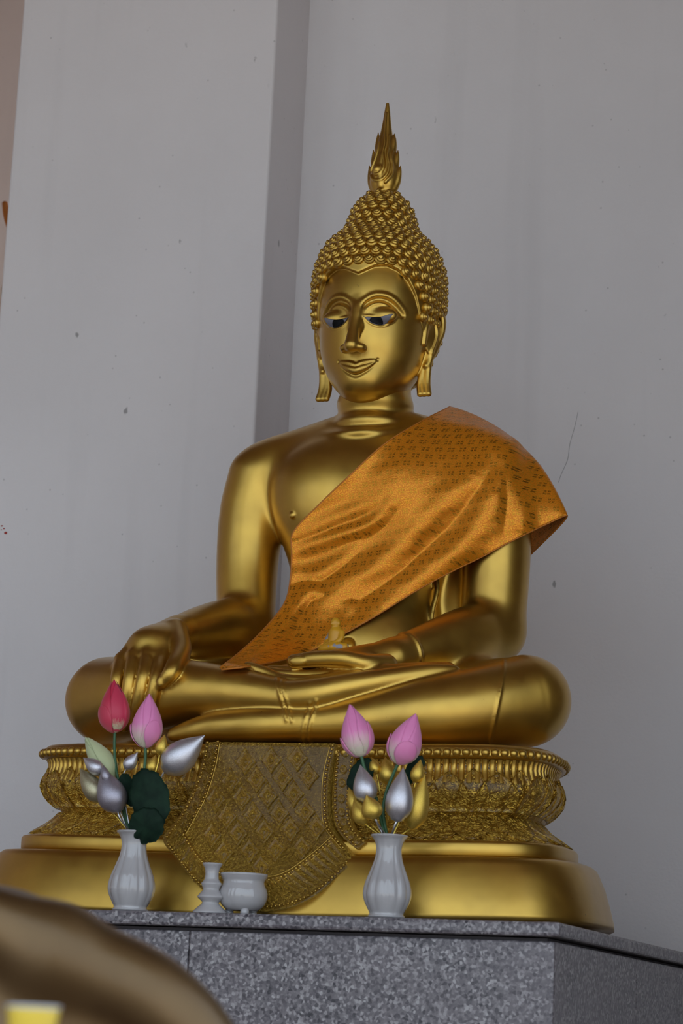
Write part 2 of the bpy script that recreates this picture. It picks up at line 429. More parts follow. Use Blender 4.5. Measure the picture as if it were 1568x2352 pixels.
# the granite table: slab, front panels, side panels
TX1 = float(at(1285, 2120, TABLE_Y)[0]); TX0 = -1.9
table = empty('granite_altar', (TX1, TABLE_Y, 0))
def tpart(name, V, label=None):
    o = part(name, mesh_py(name, [(v[0]-TX1, v[1]-TABLE_Y, v[2]) for v in V[0]], V[1], False), M_granite, table, label); bevel(o, .003); return o
tag(table, 'speckled grey granite altar table carrying the golden seated statue', 'altar')
s0 = tpart('top_slab', box(TX0, TX1, TABLE_Y, PIL_Y-.004, TZ-.026, TZ)); s0.modifiers[0].width = .006
core = part('core', mesh_py('core', *(lambda b: ([(v[0]-TX1, v[1]-TABLE_Y, v[2]) for v in b[0]], b[1]))(box(TX0, TX1-.030, TABLE_Y+.032, PIL_Y-.012, FLOOR_Z, TZ-.028)), False), M_grout, table)
seam = float(at(424, 2200, TABLE_Y)[0])
xs = [TX0, seam-.62, seam, TX1-.012]
for a, b in zip(xs[:-1], xs[1:]):
    tpart('front_panel', box(a+.0006, b-.0006, TABLE_Y+.016, TABLE_Y+.034, -.58, TZ-.034)); tpart('front_panel', box(a+.0006, b-.0006, TABLE_Y+.016, TABLE_Y+.034, FLOOR_Z, -.5825))
ys = [TABLE_Y+.018, -.1, PIL_Y-.012]
for a, b in zip(ys[:-1], ys[1:]):
    tpart('side_panel', box(TX1-.034, TX1-.012, a+.0006, b-.0006, -.58, TZ-.034)); tpart('side_panel', box(TX1-.034, TX1-.012, a+.0006, b-.0006, FLOOR_Z, -.5825))

#==SECTIONS==
# ------------------------------------------------------------------ THE STATUE
SEAT_Z = .342
statue = empty('buddha_statue', (0, 0, 0))
tag(statue, 'large golden seated buddha statue with carved lotus pedestal and flame finial', 'statue')

B = SDF((-.64, -.58, SEAT_Z-.02), (.62, .22, 1.235), .003)
# trunk
B.ell((0, .0, .93), (.215, .125, .20), .03)
B.cone((-.225, .01, 1.035), (.225, .01, 1.035), .068, .068, .09)
B.ell((-.085, -.055, .955), (.12, .085, .115), .05); B.ell((.085, -.055, .955), (.12, .085, .115), .05)
B.ell((0, .0, .73), (.165, .115, .24), .07)
B.ell((0, -.03, .58), (.185, .145, .16), .06)
B.ell((0, .03, .47), (.26, .18, .13), .06)
for sx in (-1, 1):
    B.cone((sx*.03, .022, 1.115), (sx*.25, .01, 1.050), .062, .052, .05)
# arms
B.chain([(-.272, .0, 1.02), (-.285, -.005, .93), (-.285, -.015, .80), (-.268, -.045, .665)], [.073, .074, .070, .064], .022, kin=.05)
B.chain([(.283, .0, 1.02), (.296, .0, .93), (.301, .0, .80), (.298, -.01, .655)], [.073, .076, .072, .070], .022, kin=.05)
B.chain([(-.268, -.045, .662), (-.283, -.12, .652), (-.305, -.21, .630), (-.322, -.295, .605)], [.062, .062, .052, .040], .022, kin=.04)
B.chain([(.298, -.01, .652), (.262, -.10, .625), (.215, -.20, .585), (.165, -.29, .548)], [.068, .064, .053, .040], .022, kin=.04)
B.ell((.215, .045, .74), (.085, .040, .22), .025)
B.chain([(.170, -.028, .80), (.176, -.038, .74), (.172, -.050, .69), (.178, -.060, .655)], [.006, .0075, .0065, .004], .010)
# thighs and lap
B.cone((-.17, .0, .47), (-.475, -.29, .462), .115, .092, .05)
B.cone((.17, .0, .47), (.445, -.26, .462), .115, .092, .05)
B.ell((0, -.22, .42), (.40, .21, .09), .03)
# leg B (its left): knee at the right, shin under, foot to the left
def U(px, py, Y): return at(px, py, Y)
B.chain([(.445, -.265, .462), U(1090, 1625, -.35), U(980, 1640, -.40), U(860, 1652, -.43), U(770, 1660, -.44), U(700, 1664, -.445)], [.094, .080, .071, .053, .042, .036], .006, kin=.05)
B.chain([U(700, 1664, -.445), U(640, 1664, -.45), U(560, 1668, -.455), U(470, 1674, -.455), U(400, 1688, -.45)], [.036, .037, .036, .029, .016], .006, kin=.03)
# leg A (its right): knee at the left, shin on top, sole on the other thigh
B.chain([(-.475, -.295, .462), U(330, 1597, -.37), U(430, 1588, -.40), U(540, 1592, -.43), U(650, 1602, -.445)], [.095, .082, .066, .052, .036], .006, kin=.05)
B.chain([U(650, 1602, -.445), U(720, 1596, -.45), U(800, 1580, -.44), U(900, 1560, -.42), U(990, 1545, -.39), U(1045, 1538, -.37)], [.034, .034, .031, .024, .019, .010], .005, kin=.03)
B.chain([U(720, 1590, -.42), U(820, 1565, -.40), U(930, 1547, -.38), U(1030, 1535, -.36)], [.030, .028, .022, .014], .010, kin=.03)
# neck with its soft folds
B.cone((0, .006, 1.08), (0, .004, 1.24), .080, .080, .012)
B.ell((0, .004, 1.180), (.0870, .0900, .045), .010); B.ell((0, .004, 1.126), (.0915, .0945, .034), .010); B.ell((0, .002, 1.092), (.116, .106, .024), .014)
# nipple, navel
# flat underside
sl, X, Y, Z = B.region((-.7, -.6, SEAT_Z-.03), (.7, .3, SEAT_Z+.06)); B.D[sl] = smax(B.D[sl], (SEAT_Z+.001)-Z+0*X+0*Y, .02)
B.blur(3)
_, n1 = B.hit(671, 1183); B.ell(n1[0], (.008, .006, .008), .003)
_, n2 = B.hit(797, 1480); B.ell(n2[0]+[0, -.001, 0], (.016, .022, .014), .006, op='sub')
OBST = B.D.copy()                                   # what the sash lies on (without hands)
# robe hems
B.hem(U(652, 1603, -.445), ray(0, 0)*0+np.array([.93, .12, .32]), .075, .0030, .0030); B.hem(U(663, 1603, -.445), np.array([.93, .12, .32]), .075, .0022, .0022)
B.hem(U(708, 1668, -.445), np.array([.96, .1, -.22]), .06, .0022, .0022); B.hem(U(722, 1668, -.445), np.array([.96, .1, -.22]), .065, .0026, .0026)
B.hem(U(1150, 1620, -.33), np.array([.93, .30, -.14]), .12, .0020, .0022, bow=1.2)
B.hem((.185, -.255, .562), np.array([.50, .80, .28]), .07, .0035, .0028)
# its right hand over the shin
W0 = np.array([-.322, -.295, .605])
kn = {'i': U(370, 1512, -.415), 'm': U(340, 1508, -.422), 'r': U(308, 1510, -.420), 'p': U(281, 1516, -.410)}
for q, r in (('i', .0185), ('m', .0185), ('r', .018), ('p', .017)):
    B.chain([W0, (W0*.42+kn[q]*.58)+np.array([0, -.004, .016]), kn[q]], [.030, .024, r], .018)
B.ell(U(352, 1478, -.375), (.046, .050, .034), .02)
fing = {'i': [(370, 1512), (361, 1562), (349, 1622), (341, 1672)], 'm': [(340, 1508), (331, 1560), (318, 1625), (310, 1682)],
        'r': [(308, 1510), (301, 1560), (293, 1620), (288, 1676)], 'p': [(281, 1516), (272, 1560), (267, 1606), (268, 1646)]}
FB = SDF((0, 0, 0), (.01, .01, .01), .01); FB.lo, FB.h, FB.ax, FB.D = B.lo, B.h, B.ax, OBST
for q, pts in fing.items():
    P_ = [U(pts[0][0], pts[0][1], kn[q][1])]
    for a, b in pts[1:]: P_.append(FB.hit(a, b)[1][0]+np.array([.002, -.009, .003]))
    B.chain(P_, [.0170, .0148, .0136, .0095], .0045)
tb = [FB.hit(a, b)[1][0]+np.array([.004, -.014, .004]) for a, b in ((398, 1545), (374, 1578))]
B.chain([U(402, 1450, -.335), U(416, 1495, .5*(tb[0][1]-.34)), tb[0], tb[1]], [.027, .0215, .0180, .0125], .006)
B.ell(tb[1]+np.array([.001, -.0115, .004]), (.008, .003, .011), .001)
# its left hand, palm up in the lap
B.ell((.075, -.365, .527), (.10, .062, .020), .02)
B.chain([(.165, -.29, .548), (.12, -.335, .538), (.075, -.37, .528)], [.040, .033, .028], .018)
tips = [[(820, 1556), (730, 1566), (650, 1562), (603, 1543), (570, 1531)], [(810, 1548), (730, 1553), (660, 1551), (620, 1545), (596, 1540)],
        [(810, 1540), (740, 1543), (670, 1543), (640, 1541), (622, 1539)], [(810, 1535), (750, 1538), (690, 1540), (665, 1539), (650, 1538)]]
for pts, y in zip(tips, (-.425, -.40, -.378, -.357)):
    B.chain([U(a, b, y) for a, b in pts], [.0165, .0155, .0135, .0125, .0105], .003, kin=.012)
B.chain([U(885, 1530, -.36), U(835, 1524, -.405), U(790, 1513, -.418), U(730, 1513, -.418), U(674, 1519, -.412)], [.026, .0195, .0172, .0172, .0145], .006, kin=.016)
B.ell(U(684, 1517, -.4305), (.020, .005, .0105), .001)
sl, X, Y, Z = B.region((-.7, -.6, SEAT_Z-.03), (.7, .3, SEAT_Z+.01)); B.D[sl] = np.maximum(B.D[sl], SEAT_Z-Z+0*X+0*Y)
fig = part('figure', B.mesh('figure'), M_gold, statue, 'smooth gilded body with crossed legs')

# ------------------------------------------------------------------ head
HC = (0.0, 0.0)
Hd = SDF((-.185, -.20, 1.12), (.185, .19, 1.71), .0016)
Hd.ell((0, .0, 1.40), (.1355, .150, .20), .01)
Hd.ell((0, -.032, 1.298), (.114, .110, .128), .03)
Hd.ell((0, -.084, 1.208), (.046, .046, .036), .05)
HAIR_Z = np.array([1.10, 1.22, 1.26, 1.30, 1.34, 1.38, 1.425, 1.475, 1.505, 1.525, 1.545, 1.566, 1.583, 1.602, 1.63, 1.652, 1.668, 1.682, 1.70])
HAIR_R = np.array([.085, .095, .108, .122, .134, .1405, .1445, .1435, .137, .129, .118, .099, .079, .0725, .066, .054, .040, .026, .020])
_zs = np.linspace(1.10, 1.70, 400); _rs = np.interp(_zs, HAIR_Z, HAIR_R)
_k = np.exp(-np.linspace(-2, 2, 13)**2); _rs = np.convolve(np.pad(_rs, 6, mode='edge'), _k/_k.sum(), 'valid')
HL_A = np.radians([0, 6, 14, 25, 35, 45, 54, 62, 70, 78, 86, 96, 110, 130, 180]); HL_Z = np.array([1.446, 1.453, 1.463, 1.466, 1.458, 1.438, 1.405, 1.362, 1.330, 1.318, 1.315, 1.300, 1.27, 1.24, 1.22])
def hairline(x, y): return np.interp(np.abs(np.arctan2(x, -y)), HL_A, HL_Z)
sl, X, Y, Z = Hd.region((-1, -1, 1.12), (1, 1, 1.71))
cap = (np.sqrt(X**2+(Y/1.06)**2)-np.interp(Z, _zs, _rs).astype(np.float32))*.75
cut = (hairline(X, Y+0*X).astype(np.float32)-Z)*.75
cap = smax(cap, cut+0*cap, .004); cap = np.maximum(cap, Z-1.682+0*cap); Hd.D[sl] = smin(Hd.D[sl], cap, .003); del cap, cut
# features are set on the smooth egg of the face and mirrored about the middle
def on(px, py): return Hd.hit(px, py)[1][0]
def arc(pts, depth=0.0, n=14):
    P = np.array([on(*p) for p in pts]); P[:, 1] += depth; return smooth_curve(P, n)
def both(P): return [P, P*np.array([-1, 1, 1])]
brow = arc([(815, 722), (823, 703), (838, 688), (858, 677), (881, 677), (899, 684), (915, 698), (928, 715)], .001)
band = arc([(823, 727), (831, 706), (846, 693), (870, 686), (893, 692), (911, 707), (924, 724)], -.001)
lid = arc([(834, 727), (840, 713), (851, 702), (869, 697), (889, 703), (910, 722)], .002)
eyeC = on(871, 730); noseT = np.array([0, on(810, 790)[1]-.030, 1.272]); bridge = np.array([0, on(806, 725)[1]-.004, 1.352])
eye_top = [(836, 728), (845, 727), (858, 728), (873, 729), (886, 728), (898, 726), (910, 726)]
eye_bot = [(836, 728), (845, 737), (856, 744), (873, 748), (886, 745), (898, 738), (910, 726)]
eyeT = arc(eye_top, 0, 20); eyeB = arc(eye_bot, 0, 20)
for P in both(band): Hd.chain(P, .0055, .006, 'sub', kin=.004)
for s in (1, -1):
    c = eyeC*np.array([s, 1, 1]); Hd.ell(c+np.array([0, .0115, .007]), (.038, .018, .0215), .004)
brow[-4:, 1] += np.array([.001, .002, .0035, .005])
for P in both(brow): Hd.chain(P, np.concatenate([np.linspace(.0036, .0040, 10), np.linspace(.0038, .0008, len(P)-10)]), .008)
for P in both(lid): Hd.chain(P, .0022, .004, kin=.002)
for P in both(eyeT+np.array([0, .001, .0015])): Hd.chain(P, .0028, .003, kin=.002)
for P in both(eyeB+np.array([0, .0012, -.0024])): Hd.chain(P, .0020, .003, kin=.002)
# nose
Hd.chain([bridge+np.array([0, .019, .030]), bridge+np.array([0, .004, .004]), (bridge+noseT)/2+np.array([0, .002, 0]), noseT], [.009, .0095, .0125, .0165], .018)
for s in (1, -1):
    Hd.ell(noseT+np.array([s*.019, .014, -.004]), (.0125, .017, .0105), .008)
    Hd.cone((bridge*.6+noseT*.4)+np.array([s*.006, .010, 0]), brow[0]*np.array([s, 1, 1])+np.array([0, .003, 0]), .007, .0045, .010)
# lips: a smile drawn across the face
def surf_y(x, z):
    P = np.stack([x, np.full(len(x), -.19), z], 1).astype(np.float32)
    for _ in range(60): P[:, 1] += np.clip(Hd.sample(P)*.8, -.004, .004)
    return P[:, 1]
mz = float(on(810, 842)[2]); mw = .0455; lx = np.linspace(-mw, mw, 41); q = np.abs(lx)/mw
zm = mz+.0165*q**1.7-.0020*np.exp(-(lx/.009)**2)
zu = zm+.0056*(1-q**3)-.0016*np.exp(-(lx/.007)**2); zl = zm-.0070*(1-q**2.2); zb = zm-.0185*(1-q**2.0)
yu, yl, yb = surf_y(lx, zu), surf_y(lx, zl), surf_y(lx, zb)
Hd.chain(np.stack([lx, yb-.0015, zb], 1)[5:-5], .0036*(1-q[5:-5]**2)+.0008, .006, 'sub')
Hd.chain(np.stack([lx, yu+.0008, zu], 1), .0054*(1-q**2.5)+.0009, .0025)
Hd.chain(np.stack([lx, yl+.0012, zl], 1), .0080*(1-q**2.0)+.0009, .0018)
for s in (1, -1): Hd.ell((s*(mw+.001), surf_y(np.array([s*(mw+.001)]), np.array([zm[0]]))[0]-.001, zm[0]), (.0028, .004, .0028), .004, 'sub')
# ears
for s in (1, -1):
    m = np.array([s, 1, 1])
    hel = smooth_curve([(.124, -.038, 1.308), (.128, -.037, 1.345), (.134, -.025, 1.378), (.143, -.005, 1.391), (.151, .009, 1.380), (.152, .010, 1.350), (.144, .003, 1.318), (.134, -.006, 1.286), (.124, -.014, 1.262)], 26)*m
    Hd.chain(hel, .0066, .004)
    Hd.ell((s*.134, -.010, 1.334), (.027, .0065, .047), .006, rot=Matrix.Rotation(-s*math.radians(60), 3, 'Z'))
    inn = smooth_curve([(.141, -.012, 1.365), (.145, -.006, 1.335), (.136, -.014, 1.292)], 9)*m; Hd.chain(inn, .0032, .004)
    for dx in (-.0095, .0, .0095):
        lob = smooth_curve([(.128+dx*.5, -.010, 1.300), (.120+dx*.8, -.009, 1.25), (.118+dx, -.010, 1.22), (.122+dx*1.05, -.014, 1.197)], 10)*m
        Hd.chain(lob, np.linspace(.0066, .0072, 10), .004)
    Hd.chain(smooth_curve([(.120, -.018, 1.252), (.1185, -.019, 1.228), (.121, -.0235, 1.21)], 6)*m, .0024, .003, 'sub')
head = part('head', Hd.mesh('head'), M_gold, statue, 'gilded head with downcast inlaid eyes')
# inlaid eyes: white almond and dark iris lying on the surface
M_eye = plain('eye_shell', (.15, .145, .18), .4); M_iris = plain('iris_black', (.004, .004, .005), .5, 0.0, Specular_IOR_Level=.15)
def inlay(name, top, bot, mat, off, s):
    nv = 9; n = len(top); V = []
    for j in range(n):
        for i in range(nv):
            V.append(top[j]+(bot[j]-top[j])*i/(nv-1))
    V = np.array(V)*np.array([s, 1, 1])
    for _ in range(4):
        V[:, 1] += Hd.sample(V)                              # march along y onto the face
    G = Hd.grad(V); Vo = V+G*off; Vi = V-G*.004
    Fc = grid_faces(n, nv); Fc = Fc if s < 0 else [f[::-1] for f in Fc]
    V2 = np.vstack([Vo, Vi]); k = len(Vo); ring = [i*nv for i in range(n)]+[(n-1)*nv+i for i in range(1, nv)]+[i*nv+nv-1 for i in range(n-2, -1, -1)]+[i for i in range(nv-2, 0, -1)]
    side = [(a, b, b+k, a+k) for a, b in zip(ring, ring[1:]+ring[:1])]
    return part(name, mesh_py(name, V2, Fc+side), mat, head)
for s, nm in ((1, 'eye_white'), (-1, 'eye_white')):
    inlay(nm, eyeT+np.array([0, 0, -.0008]), eyeB+np.array([0, 0, .0008]), M_eye, .0015, s)
    f0, f1 = (.20, .70)
    uu = np.linspace(0, 1, 15); cx = eyeC[0]-.006
    wx, wz = .0150, .0125; zc = float((eyeT[10]+eyeB[10])[2]/2)-.0005
    xs_ = cx+wx*np.cos(np.pi*(1-uu)); top = np.stack([xs_, np.full(15, eyeC[1]-.01), np.minimum(zc+wz*np.sin(np.pi*uu), np.interp(xs_, eyeT[:, 0], eyeT[:, 2])-.0012)], 1)
    bot = np.stack([xs_, np.full(15, eyeC[1]-.01), np.maximum(zc-wz*np.sin(np.pi*uu), np.interp(xs_, eyeB[:, 0], eyeB[:, 2])+.0012)], 1)
    inlay('iris', top, bot, M_iris, .0026, s)
# hair curls: one snail shape, shared
def curl_mesh():
    prof = [(1.0, -.35), (1.08, .05), (1.08, .30), (.98, .50), (.76, .54), (.74, .60), (.78, .76), (.66, .92), (.46, .92), (.44, .98), (.46, 1.08), (.30, 1.18), (.09, 1.20)]
    n = 14; V = []
    for i in range(n):
        t = i/n; a = 2*math.pi*t
        for r, z in prof: 
            zz = z+(.16*(t-.5) if z > .15 else 0); V.append((r*math.cos(a), r*math.sin(a), zz))
    Fc = grid_faces(n, len(prof), cu=True); V.append((0, 0, 1.21)); k = len(V)-1
    Fc += [(i*len(prof)+len(prof)-1, ((i+1) % n)*len(prof)+len(prof)-1, k) for i in range(n)]
    me = mesh_py('hair_curl', V, Fc); me.materials.append(M_curl); return me
CURL = curl_mesh(); spots = []
sarc = np.concatenate([[0], np.cumsum(np.hypot(np.diff(_zs), np.diff(_rs)))]); i_lo = np.searchsorted(_zs, 1.225); i_hi = np.searchsorted(_zs, 1.672)
s_pos = np.arange(sarc[i_hi], sarc[i_lo], -.0228)
for row, sp in enumerate(s_pos):
    z = float(np.interp(sp, sarc, _zs)); r = float(np.interp(z, _zs, _rs)); rc = .0126 if z < 1.60 else .0122
    n = max(7, int(round(2*math.pi*(r+.004)*1.03/.0262))); dr = float(np.interp(z+.006, _zs, _rs)-np.interp(z-.006, _zs, _rs))/.012
    for k in range(n):
        a = 2*math.pi*(k+.5*(row % 2))/n; x = r*math.sin(a); y = -1.06*r*math.cos(a)
        if z < hairline(x, y)+.008: continue
        if 1.29 < z < 1.345 and abs(a-math.pi) > math.pi*.5-.28 and abs(a-math.pi) < math.pi*.62: continue
        if z < 1.315 and .9 < min(a, 2*math.pi-a) < 2.2: continue
        nrm = np.array([x, y/1.06**2, -dr*r]); nrm /= np.linalg.norm(nrm)
        spots.append((np.array([x, y, z]), nrm, rc*random.uniform(.94, 1.06)))
# the row that borders the forehead
view = []
for P, nrm, rc in spots:
    d = CAM-P; d /= np.linalg.norm(d); view.append(float(nrm @ d))
order = np.argsort(view)[::-1]; near = set(int(i) for i in order[:300] if view[i] > -.25)
rest = MB(); cv = [v.co.copy() for v in CURL.vertices]; cf = [tuple(p.vertices) for p in CURL.polygons]
for i, (P, nrm, rc) in enumerate(spots):
    M = frame(P-nrm*.001, nrm, scale=(rc, rc, rc*1.02), spin=random.uniform(0, 6.28))
    if i in near:
        o = bpy.data.objects.new('hair_curl', CURL); link(o, head); o.matrix_local = M
    else: rest.add([M @ v for v in cv], cf)
part('rear_hair_curls', rest.mesh('rear_hair_curls'), M_curl, head, kind='stuff')
print('curls', len(spots), len(near))

# flame finial
FZ0 = float(at(885, 455, 0)[2])-.012; FZ1 = float(at(896, 234, 0)[2])
def fz(py): return FZ0+.012+(455-py)/(455-234)*(FZ1-FZ0-.012)
FS = SDF((-.06, -.06, FZ0-.02), (.06, .06, FZ1+.01), .0011)
core_p = [(464, .040), (456, .036), (447, .0255), (441, .0265), (430, .0325), (415, .0345), (395, .0330), (370, .0275), (345, .0225), (320, .0175), (300, .0130), (280, .0098), (258, .0070), (240, .0042), (236, .0030)]
sl, X, Y, Z = FS.region((-1, -1, 0), (1, 1, 9))
zz = np.array([fz(p) for p, r in core_p]); rr = np.array([r for p, r in core_p])
zf = np.linspace(zz[0], zz[-1], 300); rf_ = np.interp(zf, zz, rr); kk = np.ones(15)/15; rf_ = np.convolve(np.pad(rf_, 7, mode='edge'), kk, 'valid')
FS.D[sl] = np.maximum(np.maximum((np.sqrt(X**2+(Y*1.15)**2)-np.interp(Z, zf, rf_).astype(np.float32))*.85, zz[0]-Z), Z-zz[-1])
for s_ in (1, -1):                                            # pointed tongues up both sides, and shallow ones fore and aft
    for (r0, p0, r1, p1) in ((.0300, 420, .0385, 381), (.0240, 385, .0305, 345), (.0165, 345, .0200, 306)):
        dp_ = -3 if s_ < 0 else 3
        FS.chain([(s_*(r0-.006), 0, fz(p0+14)), (s_*(r0+.001), 0, fz(p0)), (s_*((r0+r1)/2+.0015), 0, fz((p0+p1)/2)), (s_*r1, 0, fz(p1+dp_))], [.010, .0088, .0058, .0010], .004)
        FS.chain([(0, s_*(r0-.008), fz(p0+14)), (0, s_*(r0-.004), fz(p0)), (0, s_*((r0+r1)/2-.005), fz((p0+p1)/2)), (0, s_*(r1-.008), fz(p1+8))], [.008, .007, .0045, .001], .004)
def swirl(pts, r):                                             # S-shaped licks lying on the front and back
    P = []
    for (dx, py) in smooth_curve(pts, 30):
        z = fz(py); rad = float(np.interp(z, zf, rf_)); P.append((dx, -math.sqrt(max(rad*rad-dx*dx, (rad*.3)**2))/1.15-.001, z))
    P = np.array(P)
    for q in (1, -1): FS.chain(P*np.array([q, q, 1]), np.linspace(r, r*.45, len(P)), .0025)
swirl([(-.016, 402), (-.012, 409), (-.002, 408), (.006, 398), (.006, 380), (.001, 360), (.003, 335), (.001, 312), (.0, 285), (.0, 262)], .0042)
swirl([(-.027, 408), (-.016, 421), (.002, 423), (.015, 410), (.018, 388), (.012, 362), (.013, 338), (.011, 316)], .0038)
swirl([(.012, 428), (.025, 410), (.025, 388), (.021, 368), (.022, 352)], .0034)
swirl([(-.028, 395), (-.020, 375), (-.014, 350), (-.013, 330)], .0034)
FS.ell((-.009, -.027, fz(397)), (.010, .008, .011), .003)
part('flame_finial', FS.mesh('flame_finial'), M_gold, statue, 'flame shaped finial rising from the hair')
# ------------------------------------------------------------------ pedestal (parts of the statue)
PCX, PCY = -.022, -.31
def plan(off, n=200, nf=3.3, nb=2.0):
    """closed outline; off = outward offset from the widest line of the lotus"""
    a, bf, bb = .553+off, .222+off, .45+off; out = []
    for i in range(n):
        t = 2*math.pi*i/n; c, s = math.cos(t), math.sin(t); e = nf if s < 0 else nb; b = bf if s < 0 else bb
        q = (abs(c)**e+abs(s)**e)**(-1/e)
        out.append((PCX+a*c*q, PCY+b*s*q))
    return np.array(out)
def sag(x): return .034*(x-PCX)**2
_bp = plan(0.0, 1600); _seg = np.linalg.norm(np.roll(_bp, -1, 0)-_bp, axis=1); _len = np.concatenate([[0], np.cumsum(_seg)]); PERIM = _len[-1]
_t = np.roll(_bp, -1, 0)-np.roll(_bp, 1, 0); _n = np.stack([_t[:, 1], -_t[:, 0]], 1); _n /= np.linalg.norm(_n, axis=1)[:, None]
def rim(s):
    """point and outward normal of the outline at arc length s"""
    s = s % PERIM; i = np.interp(s, _len, np.arange(len(_len))); k = int(i) % 1600; f = i-int(i); k2 = (k+1) % 1600
    p = _bp[k]*(1-f)+_bp[k2]*f; n = _n[k]*(1-f)+_n[k2]*f; return p, n/np.linalg.norm(n)
def loft(name, prof, mat, cap=False, n=220):
    V = []
    for off, z in prof:
        for x, y in plan(off, n): V.append((x, y, z+sag(x)))
    Fc = [(b, a, d, c) if False else (a, b, c, d) for a, b, c, d in [(i*n+j, i*n+(j+1) % n, (i+1)*n+(j+1) % n, (i+1)*n+j) for i in range(len(prof)-1) for j in range(n)]]
    if cap: Fc.append(tuple((len(prof)-1)*n+j for j in range(n)))
    Fc.append(tuple(range(n))[::-1])
    return mesh_py(name, V, Fc)
tier = part('base_tier', loft('base_tier', [(.108, TZ), (.107, .004), (.099, .035), (.0885, .070), (.0765, .098), (.0715, .107), (.064, .1130), (.053, .1145), (.02, .115)], M_base), M_base, statue, 'smooth flared bottom tier')
band = part('band', loft('band', [(.024, .113), (.030, .116), (.033, .120), (.033, .141), (.030, .146), (.024, .148), (.0, .149)], M_base), M_base, statue)
LOW = [(.020, .147), (.017, .150), (.002, .163), (-.018, .177), (-.034, .191), (-.043, .203)]
UPP = [(-.043, .201), (-.036, .208), (-.016, .222), (-.003, .238), (.001, .254), (-.003, .268), (-.010, .282), (-.014, .296), (-.010, .308), (-.004, .311)]
low = part('lower_lotus', loft('lower_lotus', LOW, M_relief), M_relief, statue)
upp = part('upper_lotus', loft('upper_lotus', UPP, M_relief), M_relief, statue)
top = part('seat_slab', loft('seat_slab', [(-.006, .309), (.004, .312), (.005, .318), (.002, .330), (-.006, .3375), (-.012, .3385)], M_base, cap=True), M_base, statue)
def prof_at(prof, z): zz = [p[1] for p in prof]; return float(np.interp(z, zz, [p[0] for p in prof]))
def petal(name, s0, width, z0, z1, prof, parent, lift, rimh=.0042):
    nu, nv = 9, 8; Vo = []; Vi = []
    for j in range(nv):
        v = j/(nv-1); w = width*.5*(max(1-v**1.9, 0))**.75*(1-.12*(1-v)**2)+.0008
        for i in range(nu):
            u = -1+2*i/(nu-1); z = z0+(z1-z0)*v; p, n = rim(s0+u*w)
            h = lift+rimh*(abs(u)**5+.8*max(0, v-.75)*2)+.002*math.exp(-(u/.18)**2)
            off = prof_at(prof, z)
            for L, hh in ((Vo, h), (Vi, -.004)):
                q = p+n*(off+hh); L.append((q[0], q[1], z+sag(q[0])))
    k = len(Vo); Fc = grid_faces(nu and nv, nu); flip = (z1 > z0)
    Fc = [f if not flip else f[::-1] for f in Fc]
    ring = list(range(nu))+[j*nu+nu-1 for j in range(1, nv)]+[(nv-1)*nu+i for i in range(nu-2, -1, -1)]+[j*nu for j in range(nv-2, 0, -1)]
    Fc += [(a, b, b+k, a+k) for a, b in zip(ring, ring[1:]+ring[:1])]
    return part(name, mesh_py(name, Vo+Vi, Fc), M_relief, parent)
def shown(s, lim=-.35):
    p, n = rim(s); d = CAM[:2]-p; return float(n @ d)/np.linalg.norm(d) > lim
N = 30; st = PERIM/N
for k in range(N):
    for h, (w, zt, lf) in ((0, (.100, .284, .0022)), (.5, (.072, .291, .0006))):
        if shown((k+h)*st): petal('lotus_petal', (k+h)*st, w, .209, zt, UPP, upp, lf)
    for h, (w, zt, lf) in ((.5, (.100, .150, .0030)), (0, (.074, .152, .0010))):
        if shown((k+h)*st): petal('lotus_petal', (k+h)*st, w, .200, zt, LOW, low, lf)
# upright flutes under the rim
rib_me = None
NR = int(PERIM/.0158)
for k in range(NR):
    s = k*PERIM/NR
    if not shown(s, -.3): continue
    p, n = rim(s)
    if rib_me is None:
        V = []; nz, na = 7, 6
        for j in range(nz):
            z = .262+(.309-.262)*j/(nz-1)
            for i in range(na):
                a = math.pi*i/(na-1); V.append((.0062*math.cos(a), -(prof_at(UPP, z)+.0045*math.sin(a)-.0005), z))
        rib_me = mesh_py('flute', V, [f[::-1] for f in grid_faces(nz, na)]); rib_me.materials.append(M_base)
    o = bpy.data.objects.new('flute', rib_me); link(o, upp)
    o.matrix_local = Matrix.Translation((p[0], p[1], sag(p[0]))) @ Matrix.Rotation(math.atan2(n[1], n[0])+math.pi/2, 4, 'Z')
def ball(r, nu=10, nv=6):
    V, Fc = [], []
    for i in range(nu):
        for j in range(nv+1):
            t = 2*math.pi*i/nu; q = math.pi*(j/nv-.5); V.append((r*math.cos(q)*math.cos(t), r*math.cos(q)*math.sin(t), r*math.sin(q)))
    return V, grid_faces(nu, nv+1, cu=True)
bead_me = mesh_py('bead', *ball(.0093)); bead_me.materials.append(M_curl)
NB = int(PERIM/.0186)
for k in range(NB):
    s = k*PERIM/NB
    if not shown(s, -.3): continue
    p, n = rim(s); q = p+n*.004
    o = bpy.data.objects.new('bead', bead_me); link(o, top); o.location = (q[0], q[1], .3205+sag(q[0])); o.scale = (1, 1, random.uniform(.9, 1.05))

